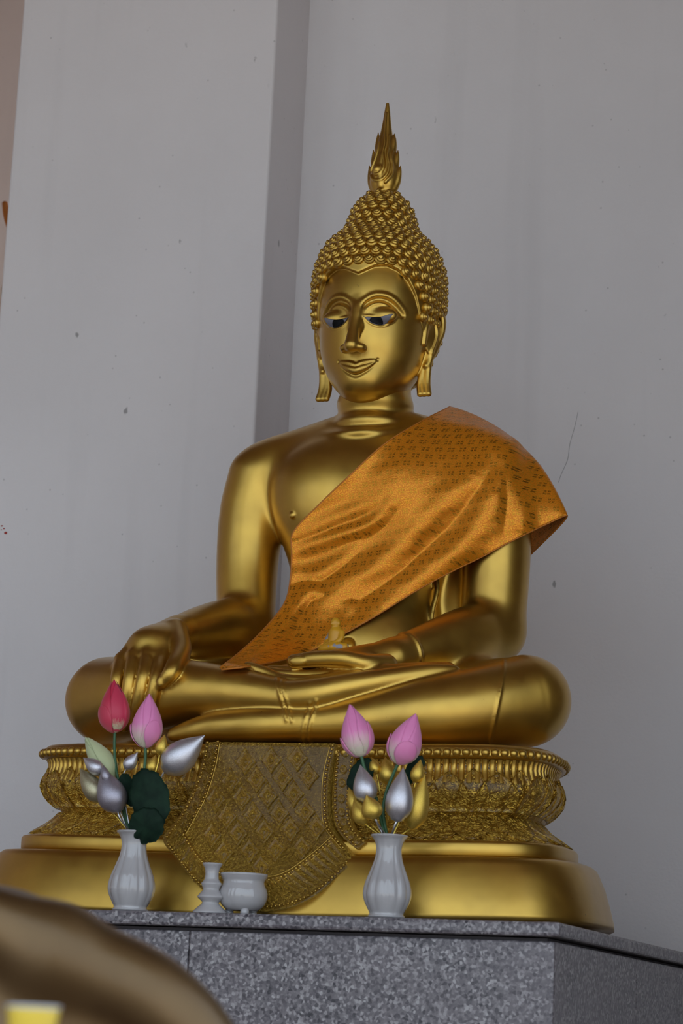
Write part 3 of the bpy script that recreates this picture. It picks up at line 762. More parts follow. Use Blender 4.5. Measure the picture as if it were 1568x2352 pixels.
# cloth panel hanging down the middle of the pedestal
def drape_y(x, z):
    return -float(np.interp(z, [0, .03, .08, .13, .18, .25, .31, .345], [.668, .652, .628, .603, .584, .570, .563, .556]))+.30*(x+.01)**2
def dp(px, py, out=0.0):
    Y = -.58
    for _ in range(6): P = at(px, py, Y); Y = drape_y(P[0], P[2])-out
    return at(px, py, Y)
def sheet(name, L, R, nu, nv, mat, parent, thick=.012, out=0.0):
    L = smooth_curve(L, nv); R = smooth_curve(R, nv); V = []
    for j in range(nv):
        for i in range(nu):
            f = i/(nu-1); p = L[j]*(1-f)+R[j]*f; V.append(dp(p[0], p[1], out))
    k = len(V); Vb = [v+np.array([0, thick, 0]) for v in V]
    Fc = [f[::-1] for f in grid_faces(nv, nu)]
    ring = list(range(nu))+[j*nu+nu-1 for j in range(1, nv)]+[(nv-1)*nu+i for i in range(nu-2, -1, -1)]+[j*nu for j in range(nv-2, 0, -1)]
    Fc += [(a, b, b+k, a+k)[::-1] for a, b in zip(ring, ring[1:]+ring[:1])]
    o = part(name, mesh_py(name, V+Vb, Fc), mat, parent); return o
DL = [(472, 1704), (462, 1760), (440, 1820), (408, 1880), (374, 1926), (405, 1972), (455, 2035), (520, 2078), (598, 2093)]
DR = [(770, 1708), (755, 1780), (752, 1850), (760, 1905), (806, 1972), (772, 2015), (725, 2056), (668, 2083), (602, 2094)]
drape = sheet('front_cloth', DL, DR, 34, 60, M_fine, statue, .055); drape['label'] = 'carved cloth panel hanging over the front of the pedestal'
flap = sheet('side_border', [(774, 1712), (764, 1800), (764, 1870), (780, 1915), (820, 1952)], [(816, 1719), (806, 1800), (803, 1868), (815, 1908), (840, 1934)], 8, 24, M_fine, statue, .02, -.014)
flapL = None
def bead_line(pts, sp, r, mb, out=.001):
    P = np.array([dp(p[0], p[1], out) for p in smooth_curve(pts, 60)]); d = np.concatenate([[0], np.cumsum(np.linalg.norm(np.diff(P, axis=0), axis=1))])
    for s in np.arange(0, d[-1], sp):
        c = np.array([np.interp(s, d, P[:, i]) for i in range(3)]); V, Fc = ball(r, 6, 4); mb.add([np.array(v)+c for v in V], Fc)
def ridge_line(pts, r, mb, out=.0005):
    P = np.array([dp(p[0], p[1], out) for p in smooth_curve(pts, 50)]); mb.add(*tube(P, r, 6))
bl = MB(); rl = MB()
inL = [(500, 1704), (490, 1760), (470, 1825), (447, 1870), (420, 1918)]; inL2 = [(482, 1710), (472, 1770), (452, 1830), (425, 1880), (398, 1922)]
inR = [(764, 1712), (748, 1780), (745, 1850), (752, 1900), (790, 1950)]
bot1 = [(420, 1918), (462, 1978), (520, 2012), (590, 2022), (650, 2012), (715, 1968), (765, 1925)]
bot2 = [(386, 1940), (455, 2026), (520, 2068), (598, 2083), (668, 2073), (725, 2046), (772, 2006), (800, 1974)]
for q in (inL, inR, bot1, bot2): bead_line(q, .0083, .0032, bl)
for q in ([(476, 1706), (466, 1762), (444, 1822), (412, 1882), (380, 1926)],): bead_line(q, .009, .0036, bl)
for q in ([(x+5, y) for x, y in inL], [(x-6, y) for x, y in inR], [(x, y-7) for x, y in bot1], [(x, y+7) for x, y in bot1]): ridge_line(q, .0012, rl)
part('bead_trim', bl.mesh('bead_trim'), M_curl, drape, kind='stuff'); part('ridge_trim', rl.mesh('ridge_trim'), M_curl, drape)
fl = MB()
for q in ([(778, 1716), (770, 1800), (771, 1868), (786, 1908), (818, 1942)], [(810, 1722), (800, 1800), (797, 1866), (808, 1904), (834, 1932)]): bead_line(q, .0083, .003, fl, -.0125)
part('bead_trim', fl.mesh('bead_trim'), M_curl, flap, kind='stuff')
def inside(px, py):
    def xa(L, y): q = sorted((b, a) for a, b in L); return np.interp(y, [t[0] for t in q], [t[1] for t in q])
    yb = np.interp(px, [q[0] for q in bot1], [q[1] for q in bot1])
    return xa(inL, py)+26 < px < xa(inR, py)-20 and 1732 < py < yb-26
def motif(cx, cy, w, h, name='diamond_motif'):
    V = []; n = 6; Fc = []
    prof_ = [(1.0, -.001), (.97, .0036), (.78, .0050), (.66, .0018), (.44, .0022), (.32, .0062), (.0001, .0080)]
    m = 12
    for i in range(m):
        a = 2*math.pi*i/m; rad = 1/(abs(math.cos(a))+abs(math.sin(a)))
        rad *= 1.0-.10*abs(math.sin(2*a))
        for r, o in prof_: V.append(dp(cx+w*.5*rad*r*math.cos(a), cy-h*.5*rad*r*math.sin(a), o))
    return part(name, mesh_py(name, V, [f for f in grid_faces(m, len(prof_), cu=True)]), M_fine, drape)
for r in range(-2, 9):
    for c in range(-4, 5):
        cy = 1745+r*41-(c*4); cx = 622+(c+(.5 if r % 2 else 0))*60-r*4.0
        if inside(cx, cy): motif(cx, cy, 50, 66)
for t in np.linspace(.03, .97, 9):                                     # rosettes of the side borders
    p = smooth_curve([(488, 1722), (479, 1768), (458, 1828), (432, 1878), (402, 1925)], 50)[int(t*49)]; motif(p[0], p[1], 19, 20, 'rosette')
    p = smooth_curve([(793, 1722), (785, 1800), (784, 1868), (797, 1908), (824, 1936)], 50)[int(t*49)]
    V = []; 
    for i in range(10):
        a = 2*math.pi*i/10
        for rr_, o in ((1.0, -.001), (.9, .003), (.5, .0025), (.0001, .005)): V.append(dp(p[0]+9*rr_*math.cos(a), p[1]-11*rr_*math.sin(a), -.014+o))
    part('rosette', mesh_py('rosette', V, grid_faces(10, 4, cu=True)), M_fine, flap)
b1 = smooth_curve(bot1, 200); b2 = smooth_curve(bot2, 200)
for k in range(24):                                                     # pointed leaves of the bottom fringe
    f0, f1 = k/24, (k+1)/24; a0, a1 = b1[int(f0*199)], b1[int(f1*199)]; e0, e1 = b2[int(f0*199)], b2[int(f1*199)]
    V = []
    for j in range(6):
        v = j/5; l = a0*(1-v)+e0*v; r_ = a1*(1-v)+e1*v; m_ = (l+r_)/2; w = (1-v**2.2)*.92
        for i in range(5):
            u = -1+i/2; p = m_+(r_-l)/2*u*w; V.append(dp(p[0], p[1]-1, .0004+.0048*math.exp(-(u/.45)**2)*(1-.6*v)))
    part('fringe_leaf', mesh_py('fringe_leaf', V, [f[::-1] for f in grid_faces(6, 5)]), M_fine, drape)
# ------------------------------------------------------------------ the sash draped over its left shoulder
OB = SDF((0, 0, 0), (.01, .01, .01), .01); OB.lo, OB.h, OB.ax, OB.D = B.lo, B.h, B.ax, OBST
EA = [(505, 1534), (545, 1503), (600, 1452), (652, 1388), (667, 1330), (670, 1272), (674, 1222), (732, 1160), (800, 1095), (880, 1022), (960, 972), (1030, 936)]
EB = [(508, 1538), (575, 1530), (650, 1516), (720, 1492), (790, 1456), (870, 1410), (950, 1360), (1030, 1316), (1100, 1282), (1170, 1245), (1235, 1213), (1293, 1186)]
NT_, NS_ = 170, 110
A_ = smooth_curve(EA, NT_); Bq = smooth_curve(EB, NT_)
tt = np.linspace(0, 1, NT_)[:, None]; ss = np.linspace(0, 1, NS_)[None, :]
PX = A_[:, :1]*(1-ss)+Bq[:, :1]*ss; PY = A_[:, 1:]*(1-ss)+Bq[:, 1:]*ss
bow = np.clip((tt-.55)/.45, 0, 1)**2*np.sin(np.pi*ss**.9); PX += 40*bow; PY -= 30*bow
th, _ = OB.hit(PX.ravel(), PY.ravel(), off=.007); th = th.reshape(NT_, NS_); obst = np.where(np.isnan(th), 9.0, th)
def t_of(px, py, Y): d = ray(px, py); return (Y-CAM[1])/d[1]
fixL = np.array([t_of(PX[0, j], PY[0, j], -.24) for j in range(NS_)])
Yr = np.interp(np.linspace(0, 1, NS_), [0, .35, .7, 1], [.045, .02, -.005, -.03]); fixR = np.array([t_of(PX[-1, j], PY[-1, j], Yr[j]) for j in range(NS_)])
Dp = np.where(obst < 8, obst, np.nan); Dp = fixL[None]*(1-tt)+fixR[None]*tt; Dp = np.minimum(Dp, obst)
for it in range(900):
    L = Dp.copy()
    L[1:-1, 1:-1] = .25*(Dp[2:, 1:-1]+Dp[:-2, 1:-1]+Dp[1:-1, 2:]+Dp[1:-1, :-2])
    L[1:-1, 0] = .5*(Dp[2:, 0]+Dp[:-2, 0])*.6+.4*Dp[1:-1, 1]; L[1:-1, -1] = .5*(Dp[2:, -1]+Dp[:-2, -1])*.6+.4*Dp[1:-1, -2]
    L[0] = fixL; L[-1] = fixR; Dp = np.minimum(L, obst)
# folds: ridges running across the cloth from the shoulder towards the waist
FOLDS = [([(668, 1268), (760, 1236), (850, 1205), (895, 1160)], 17, .012), ([(676, 1232), (760, 1195), (860, 1150)], 18, .007),
         ([(700, 1420), (780, 1350), (880, 1290), (960, 1215), (1060, 1120), (1140, 1060)], 36, .022),
         ([(870, 1400), (980, 1320), (1075, 1240), (1125, 1150), (1150, 1064)], 40, .026),
         ([(1195, 1235), (1195, 1150), (1160, 1060)], 34, .018),
         ([(560, 1520), (640, 1450), (690, 1375), (725, 1360), (800, 1385)], 24, .020), ([(520, 1532), (600, 1505), (680, 1490)], 15, .010),
         ([(672, 1325), (740, 1315), (820, 1260)], 20, .010), ([(975, 1305), (1010, 1320)], 10, .008)]
disp = np.zeros_like(PX)
for pts, w, hgt in FOLDS:
    C_ = smooth_curve(pts, 60); d2 = np.full(PX.shape, 1e9); pos = np.zeros(PX.shape)
    for k, (cx, cy) in enumerate(C_):
        q = (PX-cx)**2+(PY-cy)**2; m = q < d2; d2[m] = q[m]; pos[m] = k/59
    disp = np.maximum(disp, hgt*np.exp(-np.sqrt(d2)**2/w**2)*(.35+.65*np.sin(np.pi*np.clip(pos, .02, .98))))
wr = np.sin(PX*.071+PY*.113)*np.sin(PX*.037-PY*.052+1.0)*.0005
edge = np.minimum(np.minimum(tt*12, (1-tt)*8), 1.0)
Dp = Dp-(disp+wr)*edge/ np.linalg.norm(FW)
S3 = CAM+(FW[None, None]+RT[None, None]*((PX-784)/F)[..., None]-UP[None, None]*((PY-1176)/F)[..., None])*Dp[..., None]
# over the shoulder and hanging free behind the arm
NBk = 36; back = []
q1 = S3[-1]; tan = S3[-1]-S3[-5]; tan /= np.linalg.norm(tan, axis=1)[:, None]
endA = at(1012, 990, .135); endB = at(1196, 1296, .085); sl_ = np.linspace(0, 1, NS_)[:, None]
end = endA*(1-sl_)+endB*sl_ + np.sin(np.pi*sl_)*np.array([.03, .03, .03])
for k in range(1, NBk+1):
    f = k/NBk; c1 = q1+tan*.045; c2 = end+(q1-end)*.25+np.array([0, .02, .01])
    back.append((1-f)**3*q1+3*(1-f)**2*f*c1+3*(1-f)*f*f*c2+f**3*end)
S3 = np.concatenate([S3, np.array(back)]); n_t = S3.shape[0]
# keep the free part clear of the arm and shoulder
fl_ = S3.reshape(-1, 3).astype(np.float32); dist_ = OB.sample(fl_); G_ = OB.grad(fl_)
push = np.clip(.007-dist_, 0, .03)[:, None]*G_; lo, hi = B.lo, B.lo+B.h*(np.array(B.D.shape)-1)
inb = np.all((fl_ > lo) & (fl_ < hi), 1); fl_[inb] += push[inb]; S3 = fl_.reshape(S3.shape)
for _ in range(2):
    S3[NT_-4:-1, 1:-1] = .5*S3[NT_-4:-1, 1:-1]+.125*(S3[NT_-5:-2, 1:-1]+S3[NT_-3:, 1:-1]+S3[NT_-4:-1, 2:]+S3[NT_-4:-1, :-2])
me = mesh_np('shoulder_sash', S3.reshape(-1, 3), [f[::-1] for f in grid_faces(n_t, NS_)])
uvl = me.uv_layers.new(name='UVMap'); P_ = S3.reshape(-1, 3); ca, sa = math.cos(.12), math.sin(.12)
uu_ = P_[:, 0]*ca+P_[:, 2]*sa-.55*P_[:, 1]; vv_ = -P_[:, 0]*sa+P_[:, 2]*ca+.35*P_[:, 1]
idx = np.empty(len(me.loops), np.int32); me.loops.foreach_get('vertex_index', idx)
uvl.data.foreach_set('uv', np.stack([uu_[idx], vv_[idx]], 1).astype(np.float32).ravel())
sash = tag(part('shoulder_sash', me, M_brocade), 'orange and gold brocade sash draped diagonally over the golden statue\'s shoulder', 'sash')
sm = sash.modifiers.new('thickness', 'SOLIDIFY'); sm.thickness = .0016; sm.offset = 1
hm = MB()
for row in (0, NS_-1): hm.add(*tube(S3[::2, row], .0022, 6))
hm.add(*tube(S3[-1, ::3], .0022, 6))
part('stitched_hem', hm.mesh('stitched_hem'), M_piping, sash)
# ------------------------------------------------------------------ things on the granite top
VASE_Y = -.722
def lathe_obj(name, prof, loc, mat, n=64, flute=None, parent=None):
    V, Fc = lathe(prof, n, flute); m = len(prof)
    Fc = [f for f in Fc] + [tuple(i*m for i in range(n))[::-1], tuple(i*m+m-1 for i in range(n))]
    o = part(name, mesh_py(name, V, Fc), mat, parent); o.location = loc; return o
def prof_curve(pts, n): return [tuple(p) for p in smooth_curve(pts, n)]
vase_out = prof_curve([(.030, 0), (.0325, .004), (.0318, .010), (.036, .018), (.0425, .032), (.0447, .046), (.0415, .064), (.0335, .086), (.0265, .106), (.0238, .122), (.0245, .134), (.029, .145), (.0345, .151)], 44)
vase_prof = [(.024, .001)]+vase_out+[(.0345, .1535), (.0325, .1535), (.027, .144), (.0215, .130), (.020, .118), (.026, .095), (.030, .06), (.020, .02)]
def vflute(t, z): 
    w = math.exp(-((z-.07)/.055)**2); return 1+.034*w*(abs(math.cos(6*t))*2-1)
def vase(px, py, label):
    P = at(px, py, VASE_Y); k = empty('flower_vase', (P[0], VASE_Y, TZ)); tag(k, label, 'vase', 'white ceramic flower vases')
    lathe_obj('vase_body', vase_prof, (0, 0, 0), M_ceramic, 96, vflute, k)
    V, Fc = tube([(.034*math.cos(a), .034*math.sin(a), .1525) for a in np.linspace(0, 2*math.pi, 49)], .0016, 6, caps=False); part('lip', mesh_py('lip', V, Fc), M_ceramic, k)
    V, Fc = tube([(.0322*math.cos(a), .0322*math.sin(a), .004) for a in np.linspace(0, 2*math.pi, 49)], .0026, 6, caps=False); part('foot_ring', mesh_py('foot_ring', V, Fc), M_ceramic, k)
    return k
vL = vase(299, 2085, 'white fluted ceramic vase holding the red lotus bud and dark green leaf')
vR = vase(887, 2103, 'white fluted ceramic vase holding two pink and two silver lotus buds')
P = at(482, 2092, -.735)
ch = tag(empty('candle_holder', (P[0], -.735, TZ)), 'white ceramic baluster candle holder beside the incense bowl', 'candle holder')
cp = prof_curve([(.0325, 0), (.0325, .0035), (.025, .011), (.0165, .019), (.0175, .023), (.0245, .029), (.0248, .033), (.018, .041), (.0155, .046), (.0185, .053), (.0192, .057), (.0140, .064), (.0128, .073), (.0140, .084), (.0188, .0925)], 60)
lathe_obj('shaft', [(.02, .001)]+cp+[(.0188, .0945), (.0165, .0945), (.011, .088), (.009, .075)], (0, 0, 0), M_ceramic, 56, None, ch)
V, Fc = tube([(.0180*math.cos(a), .0180*math.sin(a), .0938) for a in np.linspace(0, 2*math.pi, 41)], .0012, 6, caps=False); part('rim', mesh_py('rim', V, Fc), M_ceramic, ch)
P = at(556, 2092, -.70)
bw = tag(empty('incense_bowl', (P[0], -.70, TZ)), 'white ceramic incense bowl on small feet behind the candle holder', 'bowl')
bp = prof_curve([(.020, .008), (.030, .010), (.041, .020), (.0465, .034), (.0455, .047), (.0405, .058), (.0395, .064), (.0425, .070), (.0455, .0755)], 36)
lathe_obj('bowl_body', bp+[(.0455, .0785), (.043, .0785), (.038, .066), (.040, .048), (.030, .022), (.015, .016)], (0, 0, 0), M_ceramic, 64, None, bw)
for a in (-1.0, 1.1, 3.2):
    o = lathe_obj('foot', [(.007, 0), (.0085, .001), (.0085, .006), (.0075, .014)], (.026*math.cos(a), .026*math.sin(a), 0), M_ceramic, 20, None, bw)
# --- lotus buds and leaves
def bud_mat(name, lo, hi, p0, p1, rough=.5):
    t = NT(name); co = t.n('ShaderNodeTexCoord'); sep = t.n('ShaderNodeSeparateXYZ'); t.l(co.outputs['Object'], sep.inputs[0])
    mp = t.n('ShaderNodeMapping'); mp.inputs['Scale'].default_value = (6, 6, .25); t.l(co.outputs['Object'], mp.inputs[0])
    n = t.tex('ShaderNodeTexNoise', 60, mp.outputs[0]); n.inputs['Detail'].default_value = 3
    z = t.math('ADD', sep.outputs[2], t.math('MULTIPLY', t.math('SUBTRACT', n.outputs[0], .5), .02))
    c = t.ramp(t.math('DIVIDE', z, .11), [(p0, lo), (p1, hi)]); t.set(Base_Color=c, Roughness=rough, Sheen_Weight=.2).bump(n.outputs[0], .25, .001); return t.m
M_pink = bud_mat('pink_petal', (.72, .66, .52), (.78, .24, .50), .10, .42); M_pink2 = bud_mat('deep_pink_petal', (.74, .30, .50), (.76, .22, .46), .0, .3)
M_red = bud_mat('red_petal', (.62, .06, .11), (.52, .018, .06), .0, .6); M_redw = bud_mat('red_petal_pale_base', (.66, .60, .40), (.55, .03, .08), .06, .22)
def shimmer(name, col, rough=.38):
    t = NT(name); co = t.n('ShaderNodeTexCoord').outputs['Object']; n = t.tex('ShaderNodeTexNoise', 700, co); n.inputs['Detail'].default_value = 2
    big = t.tex('ShaderNodeTexNoise', 30, co)
    c = t.mix(t.ramp(n.outputs[0], [(.4, 0.0), (.62, .5)]), col, tuple(min(1, v*1.25+.08) for v in col))
    t.set(Base_Color=c, Metallic=.85, Roughness=rough).bump(t.math('ADD', n.outputs[0], t.math('MULTIPLY', big.outputs[0], .4)), .35, .001); return t.m
M_silver = shimmer('silver_satin', (.56, .55, .60)); M_grey = shimmer('grey_satin', (.36, .34, .40), .45); M_goldbud = shimmer('gold_satin', (.66, .45, .07), .42); M_bronze = shimmer('bronze_satin', (.44, .40, .26), .40)
M_palegreen = bud_mat('pale_green_petal', (.42, .46, .24), (.50, .56, .32), .0, .6)
M_stem = plain('green_stem', (.035, .11, .045), .5); M_wire = plain('silver_wire', (.6, .6, .63), .3, .9); M_goldwire = plain('gold_wire', (.75, .55, .10), .3, .9)
RF = [(0, .02), (.02, .28), (.07, .56), (.16, .84), (.28, .98), (.38, 1.0), (.50, .93), (.62, .78), (.74, .57), (.85, .33), (.93, .15), (1.0, .008)]
def rf(f): return float(np.interp(f, [a for a, _ in RF], [b for _, b in RF]))
_ff = np.linspace(0, 1, 26); _fr = np.array([rf(f) for f in _ff]); _fr[2:-2] = (_fr[:-4]+_fr[1:-3]+_fr[2:-2]+_fr[3:-1]+_fr[4:])/5
def shell(R, L, az, half, f1, lift, thick=.0009):
    """one petal wrapped on the bud"""
    V, nu, nv = [], 11, 16
    for j in range(nv):
        v = j/(nv-1); f = f1*v; w = half*(1-max(0, v-.25)**2/.5625)**.5 if v < .999 else .0
        w = half*math.sqrt(max(1-((v-.30)/.70)**2, 0)) if v > .30 else half*(.65+.35*v/.30)
        for i in range(nu):
            u = -1+2*i/(nu-1); a = az+u*w; r = R*float(np.interp(f, _ff, _fr))+lift+.0008*abs(u)**3
            V.append((r*math.cos(a), r*math.sin(a), f*L))
    k = len(V); Vb = [(x*(1-thick/max(R*.5, 1e-4)), y*(1-thick/max(R*.5, 1e-4)), z) for x, y, z in V]
    Fc = [f[::-1] for f in grid_faces(nv, nu)]; ring = list(range(nu))+[j*nu+nu-1 for j in range(1, nv)]+[(nv-1)*nu+i for i in range(nu-2, -1, -1)]+[j*nu for j in range(nv-2, 0, -1)]
    Fc += [(b, a, a+k, b+k) for a, b in zip(ring, ring[1:]+ring[:1])]
    return V+Vb, Fc
def stem_part(root, P0, mids, Pend, r, mat):
    pts = smooth_curve([P0]+mids+[Pend], 26); V, Fc = tube(pts-np.array(root.location), r, 8); return part('stem', mesh_py('stem', V, Fc), mat, root)
def bud(name, label, cat, group, base, tip, width, Y, mats, stem, vx, petals=(), rstem=.0022, stem_mat=None, dY=0.0, neck_y=None):
    b = at(base[0], base[1], Y); t = at(tip[0], tip[1], Y+dY); ax = t-b; L = float(np.linalg.norm(ax)); R = width/2/ppm(b)
    root = empty(name, tuple(b)); tag(root, label, cat, group)
    rotq = Vector((0, 0, 1)).rotation_difference(Vector(ax))
    # turn about the axis so that azimuth 0 looks at the viewer
    tc = Vector(tuple(CAM-b)).normalized(); loc = rotq.inverted() @ tc; spin = math.atan2(loc.y, loc.x)
    M = rotq.to_matrix().to_4x4() @ Matrix.Rotation(spin, 4, 'Z')
    V, Fc = lathe([(R*r, f*L) for f, r in zip(_ff, _fr)], 28); body = part('bud', mesh_py('bud', V, Fc+[tuple(i*26 for i in range(28))[::-1]]), mats[0], root); body.matrix_local = M
    for az, half, f1, lift, mi in petals:
        p = part('petal', mesh_py('petal', *shell(R, L, az, half, f1, lift)), mats[mi], root); p.matrix_local = M
    Vs = VASE_Y
    endp = np.array([vx[0], vx[1], TZ+.085])
    mids = [at(q[0], q[1], (Y*(1-k/(len(stem)))+Vs*k/len(stem))) for k, q in enumerate(stem)]
    neck = np.array([vx[0]+(mids[-1][0]-vx[0])*.25 if mids else vx[0], vx[1]+random.uniform(-.008, .008), TZ+.140]); neck[0] = np.clip(neck[0], vx[0]-.012, vx[0]+.012)
    stem_part(root, b+ax/L*.003, mids, endp, rstem, stem_mat or M_stem) if False else None
    pts = smooth_curve([b+ax/L*.004]+mids+[neck, endp], 34); V, Fc = tube(pts-b, rstem, 8); part('stem', mesh_py('stem', V, Fc), stem_mat or M_stem, root)
    return root
LV = (vL.location.x, VASE_Y); RV = (vR.location.x, VASE_Y); GL = 'artificial flowers in the vases'
big = ((-1.5, 1.25, .985, .0006, 0), (1.35, 1.25, .985, .0012, 0), (3.1, 1.25, .98, .0009, 0))
bud('lotus_bud', 'deep red lotus bud standing tallest in the vase beside the candle holder', 'lotus bud', GL, (264, 1684), (262, 1560), 69, -.70, (M_red, M_redw), [(263, 1720), (267, 1770), (280, 1820), (288, 1870)], LV,
    ((.35, .75, .90, .0010, 1), (-1.25, 1.05, .97, .0016, 0), (1.75, 1.05, .97, .0018, 0), (3.2, 1.1, .97, .001, 0), (-.95, .75, .50, .0030, 0)), .0030)
bud('lotus_bud', 'mauve pink lotus bud next to the deep red bud', 'lotus bud', GL, (334, 1719), (343, 1593), 71, -.705, (M_pink, M_pink2), [(333, 1750), (328, 1790), (312, 1850)], LV,
    big+((.45, .62, .50, .0032, 1), (-1.9, .6, .45, .003, 1)), .0032)
bud('lotus_bud', 'large silver bud leaning right beside the carved cloth panel', 'lotus bud', GL, (375, 1773), (470, 1689), 76, -.70, (M_silver,), [(362, 1800), (335, 1850)], LV, (), .002, M_wire)
bud('lotus_bud', 'small gold bud touching the mauve pink bud', 'lotus bud', GL, (366, 1735), (378, 1687), 29, -.71, (M_goldbud,), [(358, 1770), (330, 1840)], LV, (), .0015, M_goldwire)
bud('lotus_bud', 'small gold bud half hidden behind the round dark green leaf', 'lotus bud', GL, (344, 1778), (358, 1733), 30, -.70, (M_goldbud,), [(335, 1810), (318, 1860)], LV, (), .0015, M_goldwire)
bud('lotus_bud', 'small silver bud on a thin wire under the mauve pink bud', 'lotus bud', GL, (288, 1768), (316, 1728), 31, -.72, (M_silver,), [(283, 1785), (287, 1840)], LV, (), .0014, M_wire)
bud('lotus_bud', 'large plum grey bud in front of the left vase bouquet', 'lotus bud', GL, (272, 1867), (234, 1764), 70, -.745, (M_grey,), [(276, 1880)], LV, (), .0018, M_wire)
bud('lotus_bud', 'small silver bud pointing left under the pale green leaf', 'lotus bud', GL, (236, 1776), (191, 1740), 36, -.735, (M_silver,), [(250, 1800), (270, 1850)], LV, (), .0014, M_wire)
bud('lotus_bud', 'bronze coloured bud at the far left of the bouquet', 'lotus bud', GL, (234, 1842), (183, 1764), 50, -.73, (M_bronze,), [(250, 1858), (275, 1885)], LV, (), .0016, M_goldwire)
bud('lotus_bud', 'tiny grey bud on top of the plum grey bud', 'lotus bud', GL, (246, 1797), (237, 1757), 22, -.757, (M_grey,), [(252, 1815), (272, 1870)], LV, (), .0013, M_wire)
bud('lotus_bud', 'pale green folded bud at the upper left of the bouquet', 'lotus bud', GL, (262, 1790), (195, 1692), 54, -.70, (M_palegreen,), [(270, 1820), (282, 1865)], LV, ((.7, .9, .95, .002, 0), (-.9, .9, .95, .001, 0)), .0022)
bud('lotus_bud', 'pink lotus bud leaning left in the vase beside the drape', 'lotus bud', GL, (830, 1739), (803, 1617), 72, -.71, (M_pink, M_pink2), [(840, 1775), (862, 1830), (874, 1880)], RV, big+((1.35, .55, .62, .003, 1), (-1.45, .5, .42, .0032, 1)), .0032)
bud('lotus_bud', 'pink lotus bud leaning right above the silver bud', 'lotus bud', GL, (913, 1757), (955, 1638), 76, -.71, (M_pink, M_pink2), [(900, 1785), (885, 1825), (880, 1870)], RV, big+((.25, .75, .48, .0034, 1), (-1.6, .5, .5, .003, 1)), .0032)
bud('lotus_bud', 'silver bud under the left leaning pink bud', 'lotus bud', GL, (845, 1846), (827, 1756), 56, -.735, (M_silver,), [(858, 1875)], RV, (), .002, M_wire)
bud('lotus_bud', 'large silver bud under the right leaning pink bud', 'lotus bud', GL, (911, 1889), (926, 1763), 66, -.742, (M_silver,), [(905, 1900)], RV, (), .002, M_wire)
bud('lotus_bud', 'round gold bud in front of the two silver buds', 'lotus bud', GL, (862, 1882), (841, 1826), 50, -.762, (M_goldbud,), [(866, 1890)], RV, (), .002, M_wire, dY=-.02)
bud('lotus_bud', 'gold bud at the far left edge beside the carved cloth', 'lotus bud', GL, (823, 1868), (800, 1808), 34, -.72, (M_goldbud,), [(838, 1885), (860, 1900)], RV, (), .0015, M_goldwire)
bud('lotus_bud', 'gold bud below and right of the far left gold bud', 'lotus bud', GL, (838, 1896), (812, 1833), 40, -.74, (M_goldbud,), [(850, 1902)], RV, (), .0015, M_goldwire)
bud('lotus_bud', 'long gold bud behind the large silver bud at right', 'lotus bud', GL, (944, 1907), (976, 1778), 58, -.70, (M_goldbud,), [(925, 1915)], RV, (), .0018, M_goldwire)
bud('lotus_bud', 'small gold bud above the long gold bud at right', 'lotus bud', GL, (953, 1799), (966, 1744), 33, -.705, (M_goldbud,), [(945, 1830), (915, 1890)], RV, (), .0015, M_goldwire)
bud('lotus_bud', 'gold bud behind the stem of the right leaning pink bud', 'lotus bud', GL, (893, 1802), (884, 1738), 42, -.685, (M_goldbud,), [(890, 1840)], RV, (), .0015, M_goldwire)
bud('lotus_bud', 'small gold bud just right of the left leaning pink bud', 'lotus bud', GL, (866, 1779), (851, 1738), 27, -.69, (M_goldbud,), [(872, 1820)], RV, (), .0015, M_goldwire)
def leaf_mat():
    t = NT('dark_green_leaf'); co = t.n('ShaderNodeTexCoord').outputs['Object']; n = t.tex('ShaderNodeTexNoise', 40, co); n.inputs['Detail'].default_value = 4
    t.set(Base_Color=t.ramp(n.outputs[0], [(.35, (.003, .014, .008)), (.65, (.009, .030, .016))]), Roughness=.7, Specular_IOR_Level=.2).bump(n.outputs[0], .2, .002); return t.m
M_leaf = leaf_mat()
def leaf(label, c, wpx, hpx, Y, tilt, vx, spin=0.0, cup=.25, wave=.06):
    """round lotus leaf: wavy edge, notch, raised veins; c = its middle"""
    C0 = at(c[0], c[1], Y); s = 1/ppm(C0); root = empty('lotus_leaf', tuple(C0)); tag(root, label, 'leaf', GL)
    V = []; na, nr = 60, 10
    for i in range(na):
        a = 2*math.pi*i/na
        edge = 1+.03*math.sin(9*a)+.02*math.sin(23*a+1); d = abs((a-math.pi*1.5+math.pi) % (2*math.pi)-math.pi); edge *= 1-.22*math.exp(-(d/.14)**2)
        for j in range(nr):
            r = j/(nr-1); x = r*edge*math.cos(a)*wpx/2*s; y = r*edge*math.sin(a)*hpx/2*s
            z = (cup*r*r+wave*r*r*math.sin(3*a+.7)+.012*r*(1-r)*abs(math.sin(9*a)))*min(wpx, hpx)/2*s; V.append((x, y, z))
    k = len(V); Fc = grid_faces(na, nr, cu=True); V += [(x, y, z-.0006) for x, y, z in V]; Fc += [tuple(q+k for q in f[::-1]) for f in Fc]
    Fc += [(i*nr+nr-1, ((i+1) % na)*nr+nr-1, ((i+1) % na)*nr+nr-1+k, i*nr+nr-1+k)[::-1] for i in range(na)]
    o = part('blade', mesh_py('blade', V, Fc), M_leaf, root)
    n = (CAM-C0); n /= np.linalg.norm(n); n = n+np.array(tilt); M = frame((0, 0, 0), n, spin=spin); o.matrix_local = M
    pts = smooth_curve([C0+np.array([0, .004, 0]), C0*.5+np.array([vx[0], vx[1]+.012, TZ+.16])*.5+np.array([0, .006, 0]), (vx[0], vx[1]+.006, TZ+.135), (vx[0], vx[1], TZ+.09)], 20); V, Fc = tube(pts-C0, .0022, 8); part('stem', mesh_py('stem', V, Fc), M_stem, root)
leaf('large round dark green leaf drooping over the left vase', (342, 1835), 92, 140, -.735, (.35, -.1, .25), LV, .25, .22)
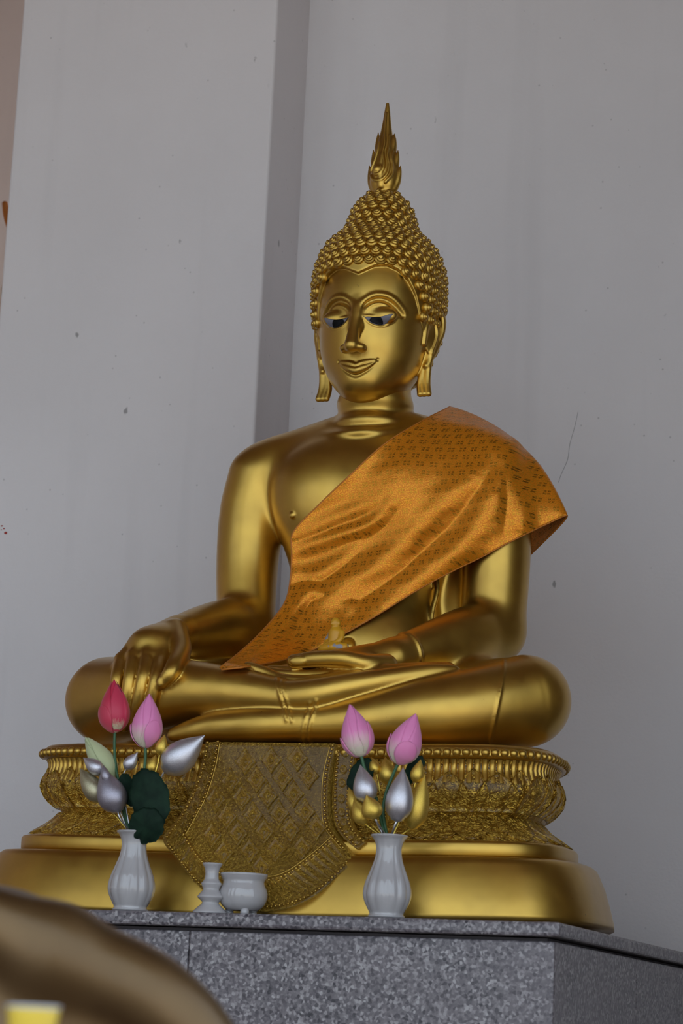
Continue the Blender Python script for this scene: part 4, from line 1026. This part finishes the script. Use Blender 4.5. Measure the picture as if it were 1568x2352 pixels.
leaf('lighter green lower leaf lobe hanging over the vase lip', (334, 1900), 82, 92, -.755, (-.2, 0, -.35), LV, -.5, -.25)
leaf('small dark green leaf behind the plum grey bud', (298, 1815), 46, 84, -.725, (-.6, 0, .1), LV, .5, .3)
leaf('dark green leaf behind the silver bud under the left leaning pink bud', (830, 1785), 58, 92, -.695, (-.3, 0, .2), RV, -.4, .3)
leaf('dark green leaf peeking out right of the right leaning pink bud', (950, 1768), 40, 74, -.69, (.4, 0, .2), RV, -.5, .3)

# --- tiny seated monk figurine in the statue's lap
def fig_mat():
    t = NT('worn_amber_paint'); co = t.n('ShaderNodeTexCoord').outputs['Object']; n = t.tex('ShaderNodeTexNoise', 42, co); n.inputs['Detail'].default_value = 1
    t.set(Base_Color=t.ramp(n.outputs[0], [(.63, (.60, .30, .015)), (.66, (.28, .27, .31))], 'LINEAR'), Roughness=.4); return t.m
MF = at(768, 1500, -.335)
fb = SDF((-.05, -.04, -.006), (.05, .04, .085), .0012)
fb.ell((0, .002, .007), (.038, .024, .010), .006); fb.chain([(-.034, -.004, .008), (-.015, -.018, .008), (.012, -.019, .009)], [.010, .009, .006], .003); fb.chain([(.034, -.004, .008), (.015, -.014, .010), (-.01, -.017, .012)], [.010, .009, .006], .003)
fb.chain([(0, .003, .010), (0, .002, .028), (0, .002, .042)], [.016, .0165, .0155], .006); fb.cone((-.012, .002, .041), (.012, .002, .041), .008, .008, .006)
for s in (1, -1): fb.chain([(s*.018, .002, .041), (s*.021, -.003, .028), (s*.016, -.012, .019), (s*.005, -.017, .017)], [.0065, .006, .005, .004], .003)
fb.cone((0, .002, .046), (0, .001, .056), .0065, .0065, .003); fb.ell((0, -.0005, .0625), (.0098, .0108, .0128), .003)
fb.ell((0, -.0112, .061), (.0018, .0025, .003), .002)
for s in (1, -1): fb.ell((s*.0098, .0005, .062), (.0018, .003, .0045), .001)
mk = tag(part('monk_figurine', fb.mesh('monk_figurine'), fig_mat()), 'tiny worn amber monk figurine sitting in the big statue\'s open palm', 'figurine'); mk.location = tuple(MF); mk.rotation_euler = (0, 0, -.5)

# --- blurred golden statue in the near foreground, lower left
FGD = 2.3
def fgp(px, py, d=FGD): return CAM+ray(px, py)*d
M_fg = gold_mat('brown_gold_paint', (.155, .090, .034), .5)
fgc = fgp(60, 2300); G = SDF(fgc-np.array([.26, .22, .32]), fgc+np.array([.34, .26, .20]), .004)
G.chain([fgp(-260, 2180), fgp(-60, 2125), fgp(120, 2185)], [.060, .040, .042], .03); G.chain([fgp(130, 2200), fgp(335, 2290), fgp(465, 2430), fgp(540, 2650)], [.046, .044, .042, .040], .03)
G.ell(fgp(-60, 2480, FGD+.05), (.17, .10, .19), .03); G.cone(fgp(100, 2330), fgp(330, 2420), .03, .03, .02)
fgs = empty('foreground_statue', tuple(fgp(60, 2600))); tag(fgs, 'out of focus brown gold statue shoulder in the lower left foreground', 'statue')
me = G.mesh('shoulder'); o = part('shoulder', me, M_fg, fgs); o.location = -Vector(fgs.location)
cpx = fgp(72, 2385, 1.55); cup = empty('yellow_cup', tuple(cpx-np.array([0, 0, .018]))); tag(cup, 'out of focus bright yellow offering cup at the bottom left corner', 'cup')
lathe_obj('cup_body', [(.008, 0), (.011, .0014), (.014, .014), (.0165, .034), (.0172, .0375), (.0155, .0375), (.012, .014), (.005, .004)], (0, 0, 0), plain('yellow_glaze', (.72, .52, .05), .3), 40, None, cup)
V, Fc = tube([(.0168*math.cos(a), .0168*math.sin(a), .038) for a in np.linspace(0, 2*math.pi, 33)], .0012, 6, caps=False); part('rim', mesh_py('rim', V, Fc), plain('pale_rim', (.55, .58, .62), .25), cup)

bz = float(cup.location.z); st_ = tag(part('offering_stand', mesh_py('offering_stand', *(lambda q: (q[0], q[1]+[tuple(i*8 for i in range(32))[::-1], tuple(i*8+7 for i in range(32))]))(lathe([(.09, FLOOR_Z), (.09, FLOOR_Z+.03), (.035, FLOOR_Z+.07), (.025, FLOOR_Z+.2), (.025, bz-.10), (.045, bz-.03), (.06, bz-.012), (.06, bz)], 32))), M_ceil), 'slim brown stand under the yellow offering cup', 'stand'); st_.location = (cup.location.x, cup.location.y, 0)
pz = float((fgc-np.array([.26, .22, .32]))[2])+.02; q = Vector(fgs.location)
V, Fc = box(fgc[0]-.24, fgc[0]+.30, fgc[1]-.05, fgc[1]+.24, FLOOR_Z, pz); po = bevel(part('plinth', mesh_py('plinth', V, Fc, False), M_ceil, fgs), .01); po.location = -q
# --- another gilded statue standing in the next bay, only its edge shows past the pilaster
NY = 1.75
def nbp(px, py, y=NY): return at(px, py, y)
nbc = nbp(150, 760); nb = empty('neighbour_statue', (nbc[0], NY, FLOOR_Z)); tag(nb, 'gilded statue standing beyond the left edge of the pilaster', 'statue')
NBs = SDF(nbc-np.array([.42, .22, .75]), nbc+np.array([.35, .22, .62]), .005)
NBs.ell(nbc+np.array([0, 0, -.15]), (.19, .10, .42), .03); NBs.ell(nbc+np.array([0, 0, .36]), (.085, .095, .13), .02); NBs.cone(nbc+np.array([0, 0, .42]), nbc+np.array([0, 0, .58]), .06, .012, .03)
NBs.cone(nbc+np.array([-.17, 0, .16]), nbc+np.array([.17, 0, .16]), .06, .06, .04)
NBs.chain([nbc+np.array([-.18, 0, .14]), nbp(35, 850), nbp(60, 720, NY-.1)], [.055, .048, .036], .02); NBs.chain([nbp(60, 720, NY-.1), nbp(52, 600, NY-.12)], [.036, .026], .01)
NBs.chain([nbp(22, 668), nbp(12, 780), nbp(12, 900), nbp(16, 1000)], [.022, .026, .030, .03], .02)
o = part('figure', NBs.mesh('figure'), M_gold, nb); o.location = -Vector(nb.location)
hb = SDF(nbp(40, 520, NY-.12)-np.array([.12, .10, .16]), nbp(40, 520, NY-.12)+np.array([.12, .1, .14]), .003)
def hp(px, py): return nbp(px, py, NY-.12)
hb.chain([hp(52, 605), hp(50, 565), hp(48, 540)], [.026, .032, .030], .01)
for x0, x1, py in ((30, 36, 440), (44, 47, 428), (58, 58, 430), (70, 70, 445)): hb.chain([hp(x0, 545), hp(x1, 490), hp(x1, py)], [.014, .0115, .009], .003)
hb.chain([hp(30, 535), hp(16, 496), hp(11, 468)], [.015, .012, .0095], .004)
o = part('raised_hand', hb.mesh('raised_hand'), plain('copper_orange', (.55, .20, .05), .4, .7), nb); o.location = -Vector(nb.location)

# put the statue's origin at its foot
off = Vector((PCX, PCY, TZ)); statue.location = off
for ch in statue.children: ch.matrix_basis = Matrix.Translation(-off) @ ch.matrix_basis
